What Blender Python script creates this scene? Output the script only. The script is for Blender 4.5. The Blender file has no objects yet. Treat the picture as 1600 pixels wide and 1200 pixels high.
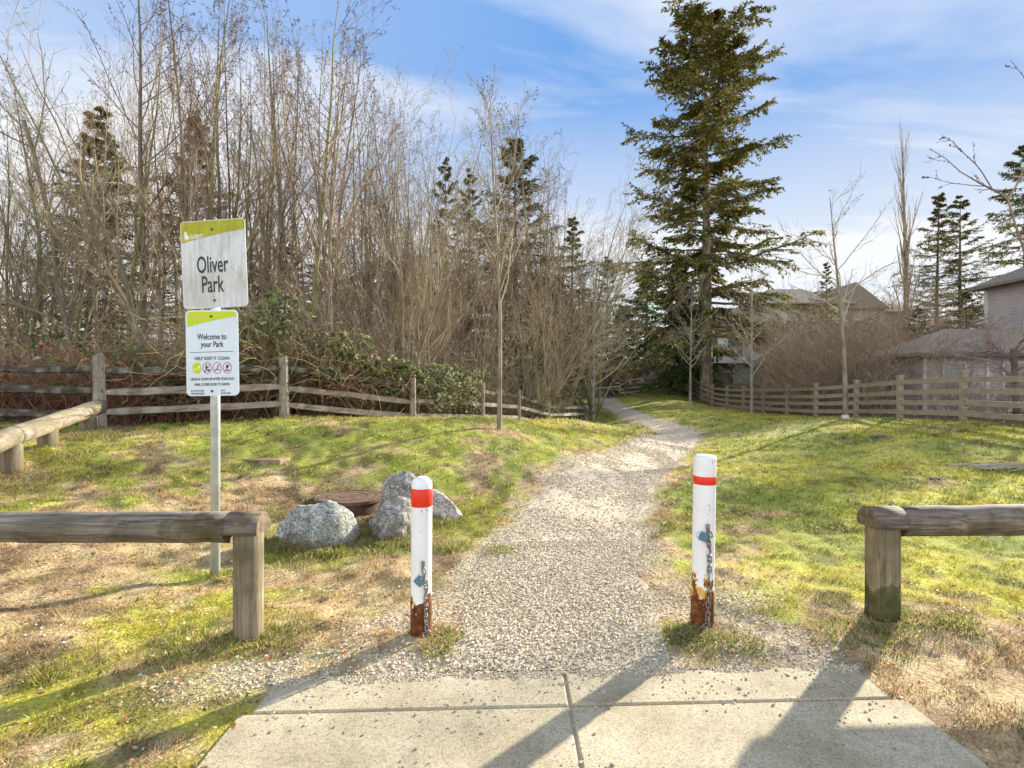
import bpy, math, random
import numpy as np
from mathutils import Vector, Matrix
random.seed(7)
R_ = math.radians
# ------------------------------------------------------------------ camera, sky, sun, exposure
SC = bpy.context.scene
COL = SC.collection
CAM_H, FPX = 1.5, 850.0
cam = bpy.data.objects.new('camera', bpy.data.cameras.new('camera'))
COL.objects.link(cam)
cam.location = (0, 0, CAM_H)
cam.rotation_euler = (R_(90), 0, 0)
cam.data.sensor_width = 36
cam.data.lens = 36 * FPX / 1600
cam.data.clip_start = 0.05
cam.data.clip_end = 3000
SC.camera = cam
SC.view_settings.view_transform = 'Standard'
SC.view_settings.look = 'None'
SC.view_settings.exposure = 1.8
SC.view_settings.gamma = 1
SUN_EL, SUN_AZ = R_(20), R_(45)
wd = bpy.data.worlds.new('World'); SC.world = wd; wd.use_nodes = True
nt = wd.node_tree; nt.nodes.clear()
def wn(t, **k):
    n = nt.nodes.new(t)
    for a, b in k.items(): setattr(n, a, b)
    return n
sky = wn('ShaderNodeTexSky', sky_type='NISHITA', sun_disc=False, sun_elevation=SUN_EL, sun_rotation=SUN_AZ,
         air_density=1.0, dust_density=0.6, ozone_density=2.5, altitude=50)
tc = wn('ShaderNodeTexCoord')
sep = wn('ShaderNodeSeparateXYZ'); nt.links.new(tc.outputs['Generated'], sep.inputs[0])
zz = wn('ShaderNodeMath', operation='MAXIMUM'); nt.links.new(sep.outputs[2], zz.inputs[0]); zz.inputs[1].default_value = 0.0
za = wn('ShaderNodeMath', operation='ADD'); nt.links.new(zz.outputs[0], za.inputs[0]); za.inputs[1].default_value = 0.12
dx = wn('ShaderNodeMath', operation='DIVIDE'); nt.links.new(sep.outputs[0], dx.inputs[0]); nt.links.new(za.outputs[0], dx.inputs[1])
dy = wn('ShaderNodeMath', operation='DIVIDE'); nt.links.new(sep.outputs[1], dy.inputs[0]); nt.links.new(za.outputs[0], dy.inputs[1])
cb = wn('ShaderNodeCombineXYZ'); nt.links.new(dx.outputs[0], cb.inputs[0]); nt.links.new(dy.outputs[0], cb.inputs[1])
mp = wn('ShaderNodeMapping'); nt.links.new(cb.outputs[0], mp.inputs[0])
mp.inputs['Rotation'].default_value = (0, 0, R_(18)); mp.inputs['Scale'].default_value = (0.55, 1.5, 1)
mp.inputs['Location'].default_value = (3.1, 0.8, 0)
n1 = wn('ShaderNodeTexNoise'); nt.links.new(mp.outputs[0], n1.inputs['Vector'])
n1.inputs['Scale'].default_value = 1.0; n1.inputs['Detail'].default_value = 9; n1.inputs['Roughness'].default_value = 0.56
n1.inputs['Distortion'].default_value = 0.5
cr = wn('ShaderNodeValToRGB'); nt.links.new(n1.outputs[0], cr.inputs[0])
cr.color_ramp.elements[0].position = 0.44; cr.color_ramp.elements[1].position = 0.70
# more cloud towards the horizon
hz = wn('ShaderNodeMapRange'); nt.links.new(sep.outputs[2], hz.inputs[0])
hz.inputs[1].default_value = 0.0; hz.inputs[2].default_value = 0.45; hz.inputs[3].default_value = 1.0; hz.inputs[4].default_value = 0.0
# the left half of the sky is whiter
lf = wn('ShaderNodeMapRange'); nt.links.new(sep.outputs[0], lf.inputs[0])
lf.inputs[1].default_value = -0.75; lf.inputs[2].default_value = 0.15; lf.inputs[3].default_value = 0.42; lf.inputs[4].default_value = 0.0
ad = wn('ShaderNodeMath', operation='ADD', use_clamp=True); nt.links.new(hz.outputs[0], ad.inputs[0]); nt.links.new(lf.outputs[0], ad.inputs[1])
ad2 = wn('ShaderNodeMath', operation='ADD', use_clamp=True); nt.links.new(cr.outputs[0], ad2.inputs[0]); nt.links.new(ad.outputs[0], ad2.inputs[1])
mulc = wn('ShaderNodeMath', operation='MULTIPLY'); nt.links.new(ad2.outputs[0], mulc.inputs[0]); mulc.inputs[1].default_value = 0.93
hsv = wn('ShaderNodeHueSaturation'); nt.links.new(sky.outputs[0], hsv.inputs['Color']); hsv.inputs['Saturation'].default_value = 1.25
hsv.inputs['Value'].default_value = 1.15
# sky colour capped: the glare round the sun never gets brighter than this
cz = wn('ShaderNodeMapRange'); nt.links.new(sep.outputs[2], cz.inputs[0]); cz.inputs[1].default_value = 0.02; cz.inputs[2].default_value = 0.50; cz.inputs[3].default_value = 0; cz.inputs[4].default_value = 1
cap = wn('ShaderNodeMixRGB'); nt.links.new(cz.outputs[0], cap.inputs[0]); cap.inputs[1].default_value = (1.6, 1.75, 1.9, 1); cap.inputs[2].default_value = (0.33, 0.78, 1.65, 1)
drk = wn('ShaderNodeMixRGB', blend_type='DARKEN'); drk.inputs[0].default_value = 1; nt.links.new(hsv.outputs[0], drk.inputs[1]); nt.links.new(cap.outputs[0], drk.inputs[2])
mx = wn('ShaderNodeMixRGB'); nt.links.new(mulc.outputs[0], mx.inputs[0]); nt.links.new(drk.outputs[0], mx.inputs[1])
# unseen cloud colour behind the viewer is brightened, added as front fill light
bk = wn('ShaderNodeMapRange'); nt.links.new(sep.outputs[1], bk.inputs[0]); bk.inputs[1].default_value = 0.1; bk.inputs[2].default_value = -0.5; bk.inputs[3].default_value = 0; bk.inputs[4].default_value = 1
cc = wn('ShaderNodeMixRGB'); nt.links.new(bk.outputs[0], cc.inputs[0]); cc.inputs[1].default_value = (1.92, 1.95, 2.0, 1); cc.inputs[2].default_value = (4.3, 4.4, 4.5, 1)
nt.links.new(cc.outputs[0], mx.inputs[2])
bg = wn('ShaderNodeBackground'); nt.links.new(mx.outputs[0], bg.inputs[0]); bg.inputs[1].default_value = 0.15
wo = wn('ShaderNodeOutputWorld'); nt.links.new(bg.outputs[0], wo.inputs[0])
sl = bpy.data.lights.new('sun', 'SUN'); sl.energy = 4.5; sl.angle = R_(1.0); sl.color = (1.0, 0.92, 0.77)
sun = bpy.data.objects.new('sun', sl); COL.objects.link(sun)
sdir = Vector((math.sin(SUN_AZ) * math.cos(SUN_EL), math.cos(SUN_AZ) * math.cos(SUN_EL), math.sin(SUN_EL)))
sun.rotation_euler = sdir.to_track_quat('Z', 'Y').to_euler()
sun.location = sdir * 60

# ------------------------------------------------------------------ helpers
def tag(o, label=None, cat=None, group=None, kind=None):
    if label: o['label'] = label
    if cat: o['category'] = cat
    if group: o['group'] = group
    if kind: o['kind'] = kind
    return o
def empty(name, loc, rz=0.0):
    o = bpy.data.objects.new(name, None); COL.objects.link(o)
    o.location = loc; o.rotation_euler = (0, 0, rz); o.empty_display_size = 0.2
    return o
def copy_tree(o, parent=None):
    c = o.copy(); COL.objects.link(c); c.parent = parent
    for ch in list(o.children): copy_tree(ch, c)
    return c
def px(u, v, Y):
    return Vector(((u - 800) / FPX * Y, Y, CAM_H + (600 - v) * Y / FPX))

def lattice(ix, iy, seed):
    h = (ix.astype(np.int64) * 374761393 + iy.astype(np.int64) * 668265263 + seed * 1442695041) & 0xffffffff
    h = ((h ^ (h >> 13)) * 1274126177) & 0xffffffff
    h = h ^ (h >> 16)
    return (h & 0xffff) / 65535.0
def vn(x, y, seed=0):
    x = np.asarray(x, float); y = np.asarray(y, float)
    ix = np.floor(x); iy = np.floor(y); fx = x - ix; fy = y - iy
    fx = fx * fx * (3 - 2 * fx); fy = fy * fy * (3 - 2 * fy)
    a = lattice(ix, iy, seed); b = lattice(ix + 1, iy, seed); c = lattice(ix, iy + 1, seed); d = lattice(ix + 1, iy + 1, seed)
    return (a * (1 - fx) + b * fx) * (1 - fy) + (c * (1 - fx) + d * fx) * fy
def fbm(x, y, s, octv=3, seed=0):
    t = 0; amp = 1; tot = 0
    for o in range(octv):
        t = t + amp * vn(np.asarray(x) / s * 2 ** o + 17.3 * o, np.asarray(y) / s * 2 ** o + 5.1 * o, seed + o * 7); tot += amp; amp *= 0.5
    return t / tot
def sm(a, b, x):
    t = np.clip((np.asarray(x, float) - a) / (b - a), 0, 1); return t * t * (3 - 2 * t)

class MB:
    """collects faces, builds ONE mesh object"""
    def __init__(s): s.v = []; s.f = []; s.m = []; s.n = 0; s.c = []
    def add(s, verts, faces, mi=0, col=None):
        verts = np.asarray(verts, float).reshape(-1, 3)
        faces = np.asarray(faces, np.int64)
        if faces.ndim == 1: faces = faces[None]
        s.v.append(verts); s.f.append(faces + s.n); s.m.append(np.full(len(faces), mi)); s.n += len(verts)
        if col is None: col = np.ones((len(verts), 3))
        col = np.asarray(col, float)
        if col.ndim == 1: col = np.tile(col, (len(verts), 1))
        s.c.append(col)
    def box(s, c, d, rz=0.0, mi=0, M=None):
        x, y, z = np.array(d) / 2
        V = np.array([[-x, -y, -z], [x, -y, -z], [x, y, -z], [-x, y, -z], [-x, -y, z], [x, -y, z], [x, y, z], [-x, y, z]])
        if rz:
            ca, sa = math.cos(rz), math.sin(rz)
            V = V @ np.array([[ca, sa, 0], [-sa, ca, 0], [0, 0, 1]])
        if M is not None: V = V @ np.array(M.to_3x3()).T
        V = V + np.array(c)
        s.add(V, [[0, 3, 2, 1], [4, 5, 6, 7], [0, 1, 5, 4], [1, 2, 6, 5], [2, 3, 7, 6], [3, 0, 4, 7]], mi)
    def tubes(s, P, R, k=3, mi=0, col=None, cap=False):
        P = np.asarray(P, float); R = np.asarray(R, float)
        m, n, _ = P.shape
        T = np.empty_like(P); T[:, 1:-1] = P[:, 2:] - P[:, :-2]; T[:, 0] = P[:, 1] - P[:, 0]; T[:, -1] = P[:, -1] - P[:, -2]
        T /= np.linalg.norm(T, axis=2, keepdims=True) + 1e-9
        t0 = P[:, -1] - P[:, 0]; t0 = t0 / (np.linalg.norm(t0, axis=1, keepdims=True) + 1e-9)
        ref = np.where(np.abs(t0[:, 2:3]) > 0.8, np.array([[1.0, 0.1, 0]]), np.array([[0.0, 0, 1]]))
        U = np.cross(T, ref[:, None, :]); U /= np.linalg.norm(U, axis=2, keepdims=True) + 1e-9
        W = np.cross(T, U)
        a = np.arange(k) * 2 * math.pi / k
        V = P[:, :, None, :] + R[:, :, None, None] * (np.cos(a)[None, None, :, None] * U[:, :, None, :] + np.sin(a)[None, None, :, None] * W[:, :, None, :])
        idx = np.arange(m * n * k).reshape(m, n, k)
        A = idx[:, :-1]; B = idx[:, 1:]
        F = np.stack([A, np.roll(A, -1, 2), np.roll(B, -1, 2), B], -1).reshape(-1, 4)
        if col is not None:
            col = np.asarray(col, float)
            if col.ndim == 2: col = np.repeat(col, n * k, 0)
        s.add(V.reshape(-1, 3), F, mi, col)
        if cap:
            for q in range(m):
                s.add(V[q, 0], list(range(k)), mi); s.add(V[q, -1], list(range(k))[::-1], mi)
    def prism(s, pts, z0, z1, fn, mi=0):
        """closed outline pts (a,b) extruded between z0 and z1; fn maps (a,b,c) -> xyz"""
        n = len(pts)
        V = [fn(a, b, z0) for a, b in pts] + [fn(a, b, z1) for a, b in pts]
        s.add(V, [list(range(n))[::-1]], mi)
        s.f[-1] = s.f[-1]; base = s.n - 2 * n
        s.f.append(np.array([[base + n + i for i in range(n)]])); s.m.append(np.array([mi]))
        s.f.append(np.array([[base + i, base + (i + 1) % n, base + n + (i + 1) % n, base + n + i] for i in range(n)])); s.m.append(np.full(n, mi))
    def lathe(s, prof, k=24, c=(0, 0, 0), mi=0, squash=(1, 1)):
        a = np.arange(k) * 2 * math.pi / k
        V = []
        for r, z in prof:
            V += [(c[0] + r * squash[0] * math.cos(t), c[1] + r * squash[1] * math.sin(t), c[2] + z) for t in a]
        idx = np.arange(len(prof) * k).reshape(len(prof), k)
        A = idx[:-1]; B = idx[1:]
        F = np.stack([A, np.roll(A, -1, 1), np.roll(B, -1, 1), B], -1).reshape(-1, 4)
        s.add(V, F, mi)
        top = s.n - k
        s.f.append(np.array([[top + i for i in range(k)]])); s.m.append(np.array([mi]))
        s.f.append(np.array([[s.n - len(prof) * k + i for i in range(k)][::-1]])); s.m.append(np.array([mi]))
    def build(s, name, mats, parent=None, smooth=False, colors=False, bevel=0):
        me = bpy.data.meshes.new(name)
        V = np.concatenate(s.v) if s.v else np.zeros((0, 3))
        me.vertices.add(len(V)); me.vertices.foreach_set('co', V.astype(np.float32).ravel())
        loops = np.concatenate([f.ravel() for f in s.f]); tot = np.concatenate([np.full(len(f), f.shape[1]) for f in s.f])
        me.loops.add(len(loops)); me.loops.foreach_set('vertex_index', loops.astype(np.int32))
        st = np.concatenate([[0], np.cumsum(tot)[:-1]])
        me.polygons.add(len(tot)); me.polygons.foreach_set('loop_start', st.astype(np.int32)); me.polygons.foreach_set('loop_total', tot.astype(np.int32))
        me.polygons.foreach_set('material_index', np.concatenate(s.m).astype(np.int32))
        me.polygons.foreach_set('use_smooth', np.full(len(tot), bool(smooth)))
        if colors:
            ca = me.color_attributes.new('Col', 'FLOAT_COLOR', 'POINT')
            C = np.ones((len(V), 4), np.float32); C[:, :3] = np.concatenate(s.c)
            ca.data.foreach_set('color', C.ravel())
        me.update(calc_edges=True); me.validate()
        if not isinstance(mats, (list, tuple)): mats = [mats]
        for m in mats: me.materials.append(m)
        o = bpy.data.objects.new(name, me); COL.objects.link(o); o.parent = parent
        if bevel:
            b = o.modifiers.new('bevel', 'BEVEL'); b.width = bevel; b.segments = 2; b.limit_method = 'ANGLE'
        return o

# ------------------------------------------------------------------ materials
def mat(name, col=(.5, .5, .5), rough=.8, metal=0.0, spec=.3, fn=None, bump=0.0, bscale=40, transl=0.0):
    m = bpy.data.materials.new(name); m.use_nodes = True
    t = m.node_tree; b = t.nodes['Principled BSDF']
    b.inputs['Base Color'].default_value = (*col, 1); b.inputs['Roughness'].default_value = rough
    b.inputs['Metallic'].default_value = metal; b.inputs['Specular IOR Level'].default_value = spec
    def N(ty, **k):
        n = t.nodes.new(ty)
        for a, v in k.items(): setattr(n, a, v)
        return n
    L = t.links.new
    if fn: fn(t, b, N, L)
    if bump:
        g = N('ShaderNodeTexCoord'); n = N('ShaderNodeTexNoise'); n.inputs['Scale'].default_value = bscale; n.inputs['Detail'].default_value = 6
        L(g.outputs['Object'], n.inputs['Vector']); bp = N('ShaderNodeBump'); bp.inputs['Strength'].default_value = bump; bp.inputs['Distance'].default_value = 0.02
        L(n.outputs[0], bp.inputs['Height']); L(bp.outputs[0], b.inputs['Normal'])
    if transl:
        tr = N('ShaderNodeBsdfTranslucent'); ms = N('ShaderNodeMixShader'); ms.inputs[0].default_value = transl
        lk = b.inputs['Base Color'].links
        if lk: L(lk[0].from_socket, tr.inputs[0])
        else: tr.inputs[0].default_value = (*col, 1)
        out = t.nodes['Material Output']
        L(b.outputs[0], ms.inputs[1]); L(tr.outputs[0], ms.inputs[2]); L(ms.outputs[0], out.inputs[0])
    return m
def noise(N, L, scale, detail=4, vec='Object', stretch=None, rough=.55):
    g = N('ShaderNodeTexCoord'); n = N('ShaderNodeTexNoise'); n.inputs['Scale'].default_value = scale; n.inputs['Detail'].default_value = detail
    n.inputs['Roughness'].default_value = rough
    src = g.outputs[vec]
    if stretch:
        mpn = N('ShaderNodeMapping'); mpn.inputs['Scale'].default_value = stretch; L(src, mpn.inputs[0]); src = mpn.outputs[0]
    L(src, n.inputs['Vector']); return n.outputs[0]
def ramp(N, L, src, stops):
    r = N('ShaderNodeValToRGB'); e = r.color_ramp.elements
    while len(e) < len(stops): e.new(0.5)
    for q, (p, c) in zip(e, stops):
        q.position = p; q.color = (*c, 1) if len(c) == 3 else c
    L(src, r.inputs[0]); return r.outputs[0]
def mix(N, L, fac, a, b, mode='MIX'):
    m = N('ShaderNodeMixRGB', blend_type=mode)
    for i, x in enumerate((fac, a, b)):
        if isinstance(x, (int, float)): m.inputs[i].default_value = x if i == 0 else (x, x, x, 1)
        elif isinstance(x, tuple): m.inputs[i].default_value = (*x, 1)
        else: L(x, m.inputs[i])
    return m.outputs[0]
def wood_fn(c1, c2, c3, axis, moss=0.0, mosscol=(.11, .12, .05)):
    st = {'x': (1.2, 22, 22), 'z': (22, 22, 1.2), 'y': (22, 1.2, 22)}[axis]
    def fn(t, b, N, L):
        n = noise(N, L, 2.2, 8, stretch=st, rough=.65)
        c = ramp(N, L, n, [(.28, c3), (.45, c1), (.70, c2)])
        n2 = noise(N, L, 3.2, 5)
        c = mix(N, L, ramp(N, L, n2, [(.40, (0, 0, 0)), (.62, (1, 1, 1))]), c, mix(N, L, .55, c, c3))
        if moss:
            n3 = noise(N, L, 4.6, 6)
            c = mix(N, L, ramp(N, L, n3, [(.50, (0, 0, 0)), (.64, (moss,) * 3)]), c, mosscol)
        L(c, b.inputs['Base Color'])
        bp = N('ShaderNodeBump'); bp.inputs['Strength'].default_value = .7; bp.inputs['Distance'].default_value = .006
        n5 = noise(N, L, 1.3, 6, stretch=(st[0] * .5, st[1] * .5, st[2] * .5), rough=.5)
        ck = ramp(N, L, n5, [(.485, (1, 1, 1)), (.5, (0, 0, 0)), (.515, (1, 1, 1))]); c = mix(N, L, 1.0, c, mix(N, L, .55, ck, 1.0), 'MULTIPLY'); L(c, b.inputs['Base Color'])
        L(mix(N, L, .5, n, ck), bp.inputs['Height']); L(bp.outputs[0], b.inputs['Normal'])
    return fn
def attr_fn(var=.35, scale=60, bump=.4, bd=.02):
    def fn(t, b, N, L):
        a = N('ShaderNodeVertexColor'); a.layer_name = 'Col'
        n = noise(N, L, scale, 5); n2 = noise(N, L, scale * .17, 4)
        c = mix(N, L, 1.0, a.outputs[0], ramp(N, L, n, [(.3, (1 - var,) * 3), (.7, (1 + var,) * 3)]), 'MULTIPLY')
        c = mix(N, L, 1.0, c, ramp(N, L, n2, [(.3, (1 - var * .6,) * 3), (.7, (1 + var * .6,) * 3)]), 'MULTIPLY')
        L(c, b.inputs['Base Color'])
        if bump:
            bp = N('ShaderNodeBump'); bp.inputs['Strength'].default_value = bump; bp.inputs['Distance'].default_value = bd
            L(n, bp.inputs['Height']); L(bp.outputs[0], b.inputs['Normal'])
    return fn
def rampmat(name, stops, scale, rough=.85, bump=.4, stretch=None, **k):
    def fn(t, b, N, L):
        n = noise(N, L, scale, 6, stretch=stretch); L(ramp(N, L, n, stops), b.inputs['Base Color'])
        bp = N('ShaderNodeBump'); bp.inputs['Strength'].default_value = bump; bp.inputs['Distance'].default_value = .01
        L(n, bp.inputs['Height']); L(bp.outputs[0], b.inputs['Normal'])
    return mat(name, rough=rough, fn=fn, **k)

M = {}
M['ground'] = mat('ground', rough=.95, spec=.1, fn=attr_fn(.3, 45, .8, .02))
M['blade'] = mat('blade', rough=.7, spec=.2, fn=lambda t, b, N, L: L(N('ShaderNodeVertexColor', layer_name='Col').outputs[0], b.inputs['Base Color']), transl=.45)
M['stone_bits'] = mat('stone_bits', rough=.85, spec=.25, fn=lambda t, b, N, L: L(N('ShaderNodeVertexColor', layer_name='Col').outputs[0], b.inputs['Base Color']))
def path_fn(t, b, N, L):
    v = N('ShaderNodeTexVoronoi'); g = N('ShaderNodeTexCoord'); L(g.outputs['Object'], v.inputs['Vector']); v.inputs['Scale'].default_value = 70
    n = noise(N, L, 3, 5)
    c = mix(N, L, .55, ramp(N, L, v.outputs['Color'], [(.1, (.32, .27, .20)), (.5, (.45, .39, .305)), (.9, (.58, .52, .42))]), ramp(N, L, n, [(.3, (.36, .29, .21)), (.7, (.52, .44, .34))]))
    L(c, b.inputs['Base Color'])
    bp = N('ShaderNodeBump'); bp.inputs['Strength'].default_value = .7; bp.inputs['Distance'].default_value = .004
    L(v.outputs['Distance'], bp.inputs['Height']); L(bp.outputs[0], b.inputs['Normal'])
M['path'] = mat('path', rough=.95, spec=.1, fn=path_fn)
def conc_fn(t, b, N, L):
    n = noise(N, L, 2.5, 6); n2 = noise(N, L, 130, 3); n3 = noise(N, L, 9, 5)
    c = ramp(N, L, n, [(.3, (.31, .255, .165)), (.55, (.43, .365, .25)), (.75, (.50, .435, .32))])
    c = mix(N, L, 1.0, c, ramp(N, L, n2, [(.33, (.55, .55, .55)), (.5, (1, 1, 1)), (.7, (1.15, 1.15, 1.15))]), 'MULTIPLY')
    c = mix(N, L, ramp(N, L, n3, [(.58, (0, 0, 0)), (.72, (.6, .6, .6))]), c, (.26, .23, .15))
    g = N('ShaderNodeTexCoord'); w1 = N('ShaderNodeTexNoise'); w1.inputs['Scale'].default_value = 5; w1.inputs['Detail'].default_value = 5; L(g.outputs['Object'], w1.inputs['Vector'])
    wm = N('ShaderNodeMixRGB'); wm.inputs[0].default_value = .16; L(g.outputs['Object'], wm.inputs[1]); L(w1.outputs['Color'], wm.inputs[2])
    vo = N('ShaderNodeTexVoronoi', feature='DISTANCE_TO_EDGE'); vo.inputs['Scale'].default_value = 1.1; L(wm.outputs[0], vo.inputs['Vector'])
    c = mix(N, L, ramp(N, L, vo.outputs[0], [(0, (.12, .12, .12)), (.012, (0, 0, 0))]), c, (.13, .11, .08))
    n4 = noise(N, L, 28, 6); c = mix(N, L, ramp(N, L, n4, [(.56, (0, 0, 0)), (.70, (.45, .45, .45))]), c, (.24, .20, .14))
    L(c, b.inputs['Base Color'])
    bp = N('ShaderNodeBump'); bp.inputs['Strength'].default_value = .35; bp.inputs['Distance'].default_value = .004
    L(n2, bp.inputs['Height']); L(bp.outputs[0], b.inputs['Normal'])
M['concrete'] = mat('concrete', rough=.9, spec=.2, fn=conc_fn)
M['rail_x'] = mat('rail_x', rough=.85, spec=.15, fn=wood_fn((.20, .165, .13), (.36, .32, .27), (.07, .055, .04), 'x', .85, (.085, .07, .03)))
M['rail_z'] = mat('rail_z', rough=.85, spec=.15, fn=wood_fn((.21, .17, .115), (.33, .28, .20), (.08, .06, .04), 'z', .7, (.10, .10, .04)))
M['rail_y'] = mat('rail_y', rough=.85, spec=.15, fn=wood_fn((.27, .22, .155), (.40, .35, .27), (.12, .095, .065), 'y', .5))
def mossypost(t, b, N, L):
    wood_fn((.24, .19, .12), (.34, .28, .19), (.10, .075, .045), 'z', .5)(t, b, N, L)
    src = b.inputs['Base Color'].links[0].from_socket
    g = N('ShaderNodeTexCoord'); s = N('ShaderNodeSeparateXYZ'); L(g.outputs['Object'], s.inputs[0])
    n = noise(N, L, 7, 5)
    m1 = N('ShaderNodeMath', operation='MULTIPLY_ADD'); L(n, m1.inputs[0]); m1.inputs[1].default_value = 1.1; L(s.outputs[2], m1.inputs[2])
    f = ramp(N, L, m1.outputs[0], [(.80, (.95, .95, .95)), (1.02, (.6, .6, .6)), (1.35, (.05, .05, .05))])
    L(mix(N, L, f, src, (.055, .065, .018)), b.inputs['Base Color'])
M['rail_mossy'] = mat('rail_mossy', rough=.9, spec=.15, fn=mossypost)
M['endgrain'] = rampmat('endgrain', [(.3, (.07, .05, .03)), (.7, (.20, .15, .10))], 30)
M['split'] = mat('split', rough=.9, spec=.1, fn=wood_fn((.34, .28, .22), (.50, .44, .37), (.12, .095, .07), 'x', .5, (.42, .42, .36)))
M['splitdark'] = mat('splitdark', rough=.9, spec=.1, fn=wood_fn((.085, .065, .05), (.15, .125, .10), (.035, .028, .02), 'x', .6, (.30, .30, .25)))
M['splitpost'] = mat('splitpost', rough=.9, spec=.1, fn=wood_fn((.34, .29, .23), (.46, .41, .34), (.10, .08, .06), 'z', .3, (.36, .36, .30)))
M['board'] = mat('board', rough=.75, spec=.2, fn=wood_fn((.33, .28, .205), (.42, .36, .275), (.24, .20, .14), 'x', .15, (.36, .34, .28)))
M['galv'] = rampmat('galv', [(.3, (.46, .52, .56)), (.7, (.64, .70, .75))], 12, rough=.5, metal=.55, bump=.05)
def whitepost_fn(rust_h, seed):
    def fn(t, b, N, L):
        g = N('ShaderNodeTexCoord'); s = N('ShaderNodeSeparateXYZ'); L(g.outputs['Object'], s.inputs[0])
        mpn = N('ShaderNodeMapping'); mpn.inputs['Location'].default_value = (seed, seed * .7, 0); mpn.inputs['Scale'].default_value = (8, 8, 6); L(g.outputs['Object'], mpn.inputs[0])
        n = N('ShaderNodeTexNoise'); L(mpn.outputs[0], n.inputs['Vector']); n.inputs['Scale'].default_value = 1; n.inputs['Detail'].default_value = 5
        a = N('ShaderNodeMath', operation='MULTIPLY_ADD'); L(n.outputs[0], a.inputs[0]); a.inputs[1].default_value = -.42; L(s.outputs[2], a.inputs[2])
        # a = z - .34*noise ; rust where a < rust_h-.17
        k = rust_h - .21
        rustmask = ramp(N, L, a.outputs[0], [(k, (1, 1, 1)), (k + .008, (0, 0, 0))])
        edge = ramp(N, L, a.outputs[0], [(k, (1, 1, 1)), (k + .022, (1, 1, 1)), (k + .034, (0, 0, 0))])
        bl = noise(N, L, 21, 4, stretch=(1, 1, .6)); zf = ramp(N, L, s.outputs[2], [(rust_h + .02, (1, 1, 1)), (rust_h + .16, (0, 0, 0))])
        spot = mix(N, L, 1.0, ramp(N, L, bl, [(.55, (0, 0, 0)), (.585, (1, 1, 1))]), zf, 'MULTIPLY'); halo = mix(N, L, 1.0, ramp(N, L, bl, [(.515, (0, 0, 0)), (.535, (1, 1, 1))]), zf, 'MULTIPLY')
        rustmask = mix(N, L, 1.0, rustmask, ramp(N, L, spot, [(.35, (0, 0, 0)), (.45, (1, 1, 1))]), 'LIGHTEN'); edge = mix(N, L, 1.0, edge, ramp(N, L, halo, [(.25, (0, 0, 0)), (.4, (1, 1, 1))]), 'LIGHTEN')
        rn = noise(N, L, 28, 6)
        rust = ramp(N, L, rn, [(.3, (.045, .018, .008)), (.5, (.13, .045, .015)), (.72, (.30, .11, .02))])
        dn = noise(N, L, 55, 4, stretch=(1, 1, .35)); dn2 = noise(N, L, 5, 5)
        white = mix(N, L, ramp(N, L, dn, [(.66, (0, 0, 0)), (.70, (.8, .8, .8))]), (.78, .78, .79), (.20, .20, .19))
        white = mix(N, L, ramp(N, L, dn2, [(.45, (0, 0, 0)), (.7, (.4, .4, .4))]), white, (.62, .60, .55))
        c = mix(N, L, edge, white, (.62, .36, .06)); c = mix(N, L, rustmask, c, rust)
        L(c, b.inputs['Base Color'])
        rr = mix(N, L, rustmask, .35, .9); L(rr, b.inputs['Roughness'])
        bp = N('ShaderNodeBump'); bp.inputs['Strength'].default_value = .3; bp.inputs['Distance'].default_value = .003
        L(mix(N, L, rustmask, .5, rn), bp.inputs['Height']); L(bp.outputs[0], b.inputs['Normal'])
    return fn
M['post_l'] = mat('post_l', fn=whitepost_fn(.12, 3.0))
M['post_r'] = mat('post_r', fn=whitepost_fn(.21, 8.4))
def red_fn(t, b, N, L):
    n = noise(N, L, 40, 5, stretch=(1, 1, .4))
    L(ramp(N, L, n, [(.62, (.72, .035, .015)), (.68, (.40, .06, .02)), (.75, (.6, .4, .3))]), b.inputs['Base Color'])
M['red'] = mat('red', rough=.35, fn=red_fn)
M['chain'] = rampmat('chain', [(.3, (.14, .09, .06)), (.5, (.28, .25, .22)), (.7, (.42, .40, .37))], 60, rough=.5, metal=.7)
M['lock'] = rampmat('lock', [(.3, (.08, .17, .22)), (.7, (.10, .20, .25))], 50, rough=.55, bump=.1)
M['lockpl'] = mat('lockpl', (.10, .19, .235), rough=.5)
def sign_fn(base, dirt, amt):
    def fn(t, b, N, L):
        n = noise(N, L, 5, 8, stretch=(5, 1, .7), rough=.7); n2 = noise(N, L, 34, 5); n3 = noise(N, L, 2.6, 6)
        c = mix(N, L, ramp(N, L, n, [(.46, (0, 0, 0)), (.72, (amt,) * 3)]), base, dirt)
        c = mix(N, L, ramp(N, L, n2, [(.66, (0, 0, 0)), (.74, (amt,) * 3)]), c, tuple(q * .35 for q in base))
        c = mix(N, L, ramp(N, L, n3, [(.45, (0, 0, 0)), (.8, (amt,) * 3)]), c, dirt)
        L(c, b.inputs['Base Color'])
    return fn
M['scratch'] = mat('scratch', (.20, .19, .17), rough=.7)
M['sign_old'] = mat('sign_old', rough=.5, fn=sign_fn((.64, .66, .67), (.36, .34, .28), .85))
M['sign_new'] = mat('sign_new', rough=.4, fn=sign_fn((.66, .74, .80), (.50, .56, .54), .35))
M['lime_old'] = mat('lime_old', rough=.5, fn=sign_fn((.42, .42, .015), (.22, .20, .02), .85))
M['lime_new'] = mat('lime_new', rough=.4, fn=sign_fn((.52, .63, .015), (.38, .45, .03), .35))
M['ink'] = mat('ink', (.035, .035, .04), rough=.5)
M['ink_new'] = mat('ink_new', (.03, .045, .07), rough=.5)
M['ink_faint'] = mat('ink_faint', (.12, .14, .18), rough=.5)
M['white'] = mat('white', (.78, .78, .74), rough=.5)
M['cream'] = mat('cream_ink', (.72, .76, .35), rough=.5)
M['proh'] = mat('proh', (.45, .03, .09), rough=.5)
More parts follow.
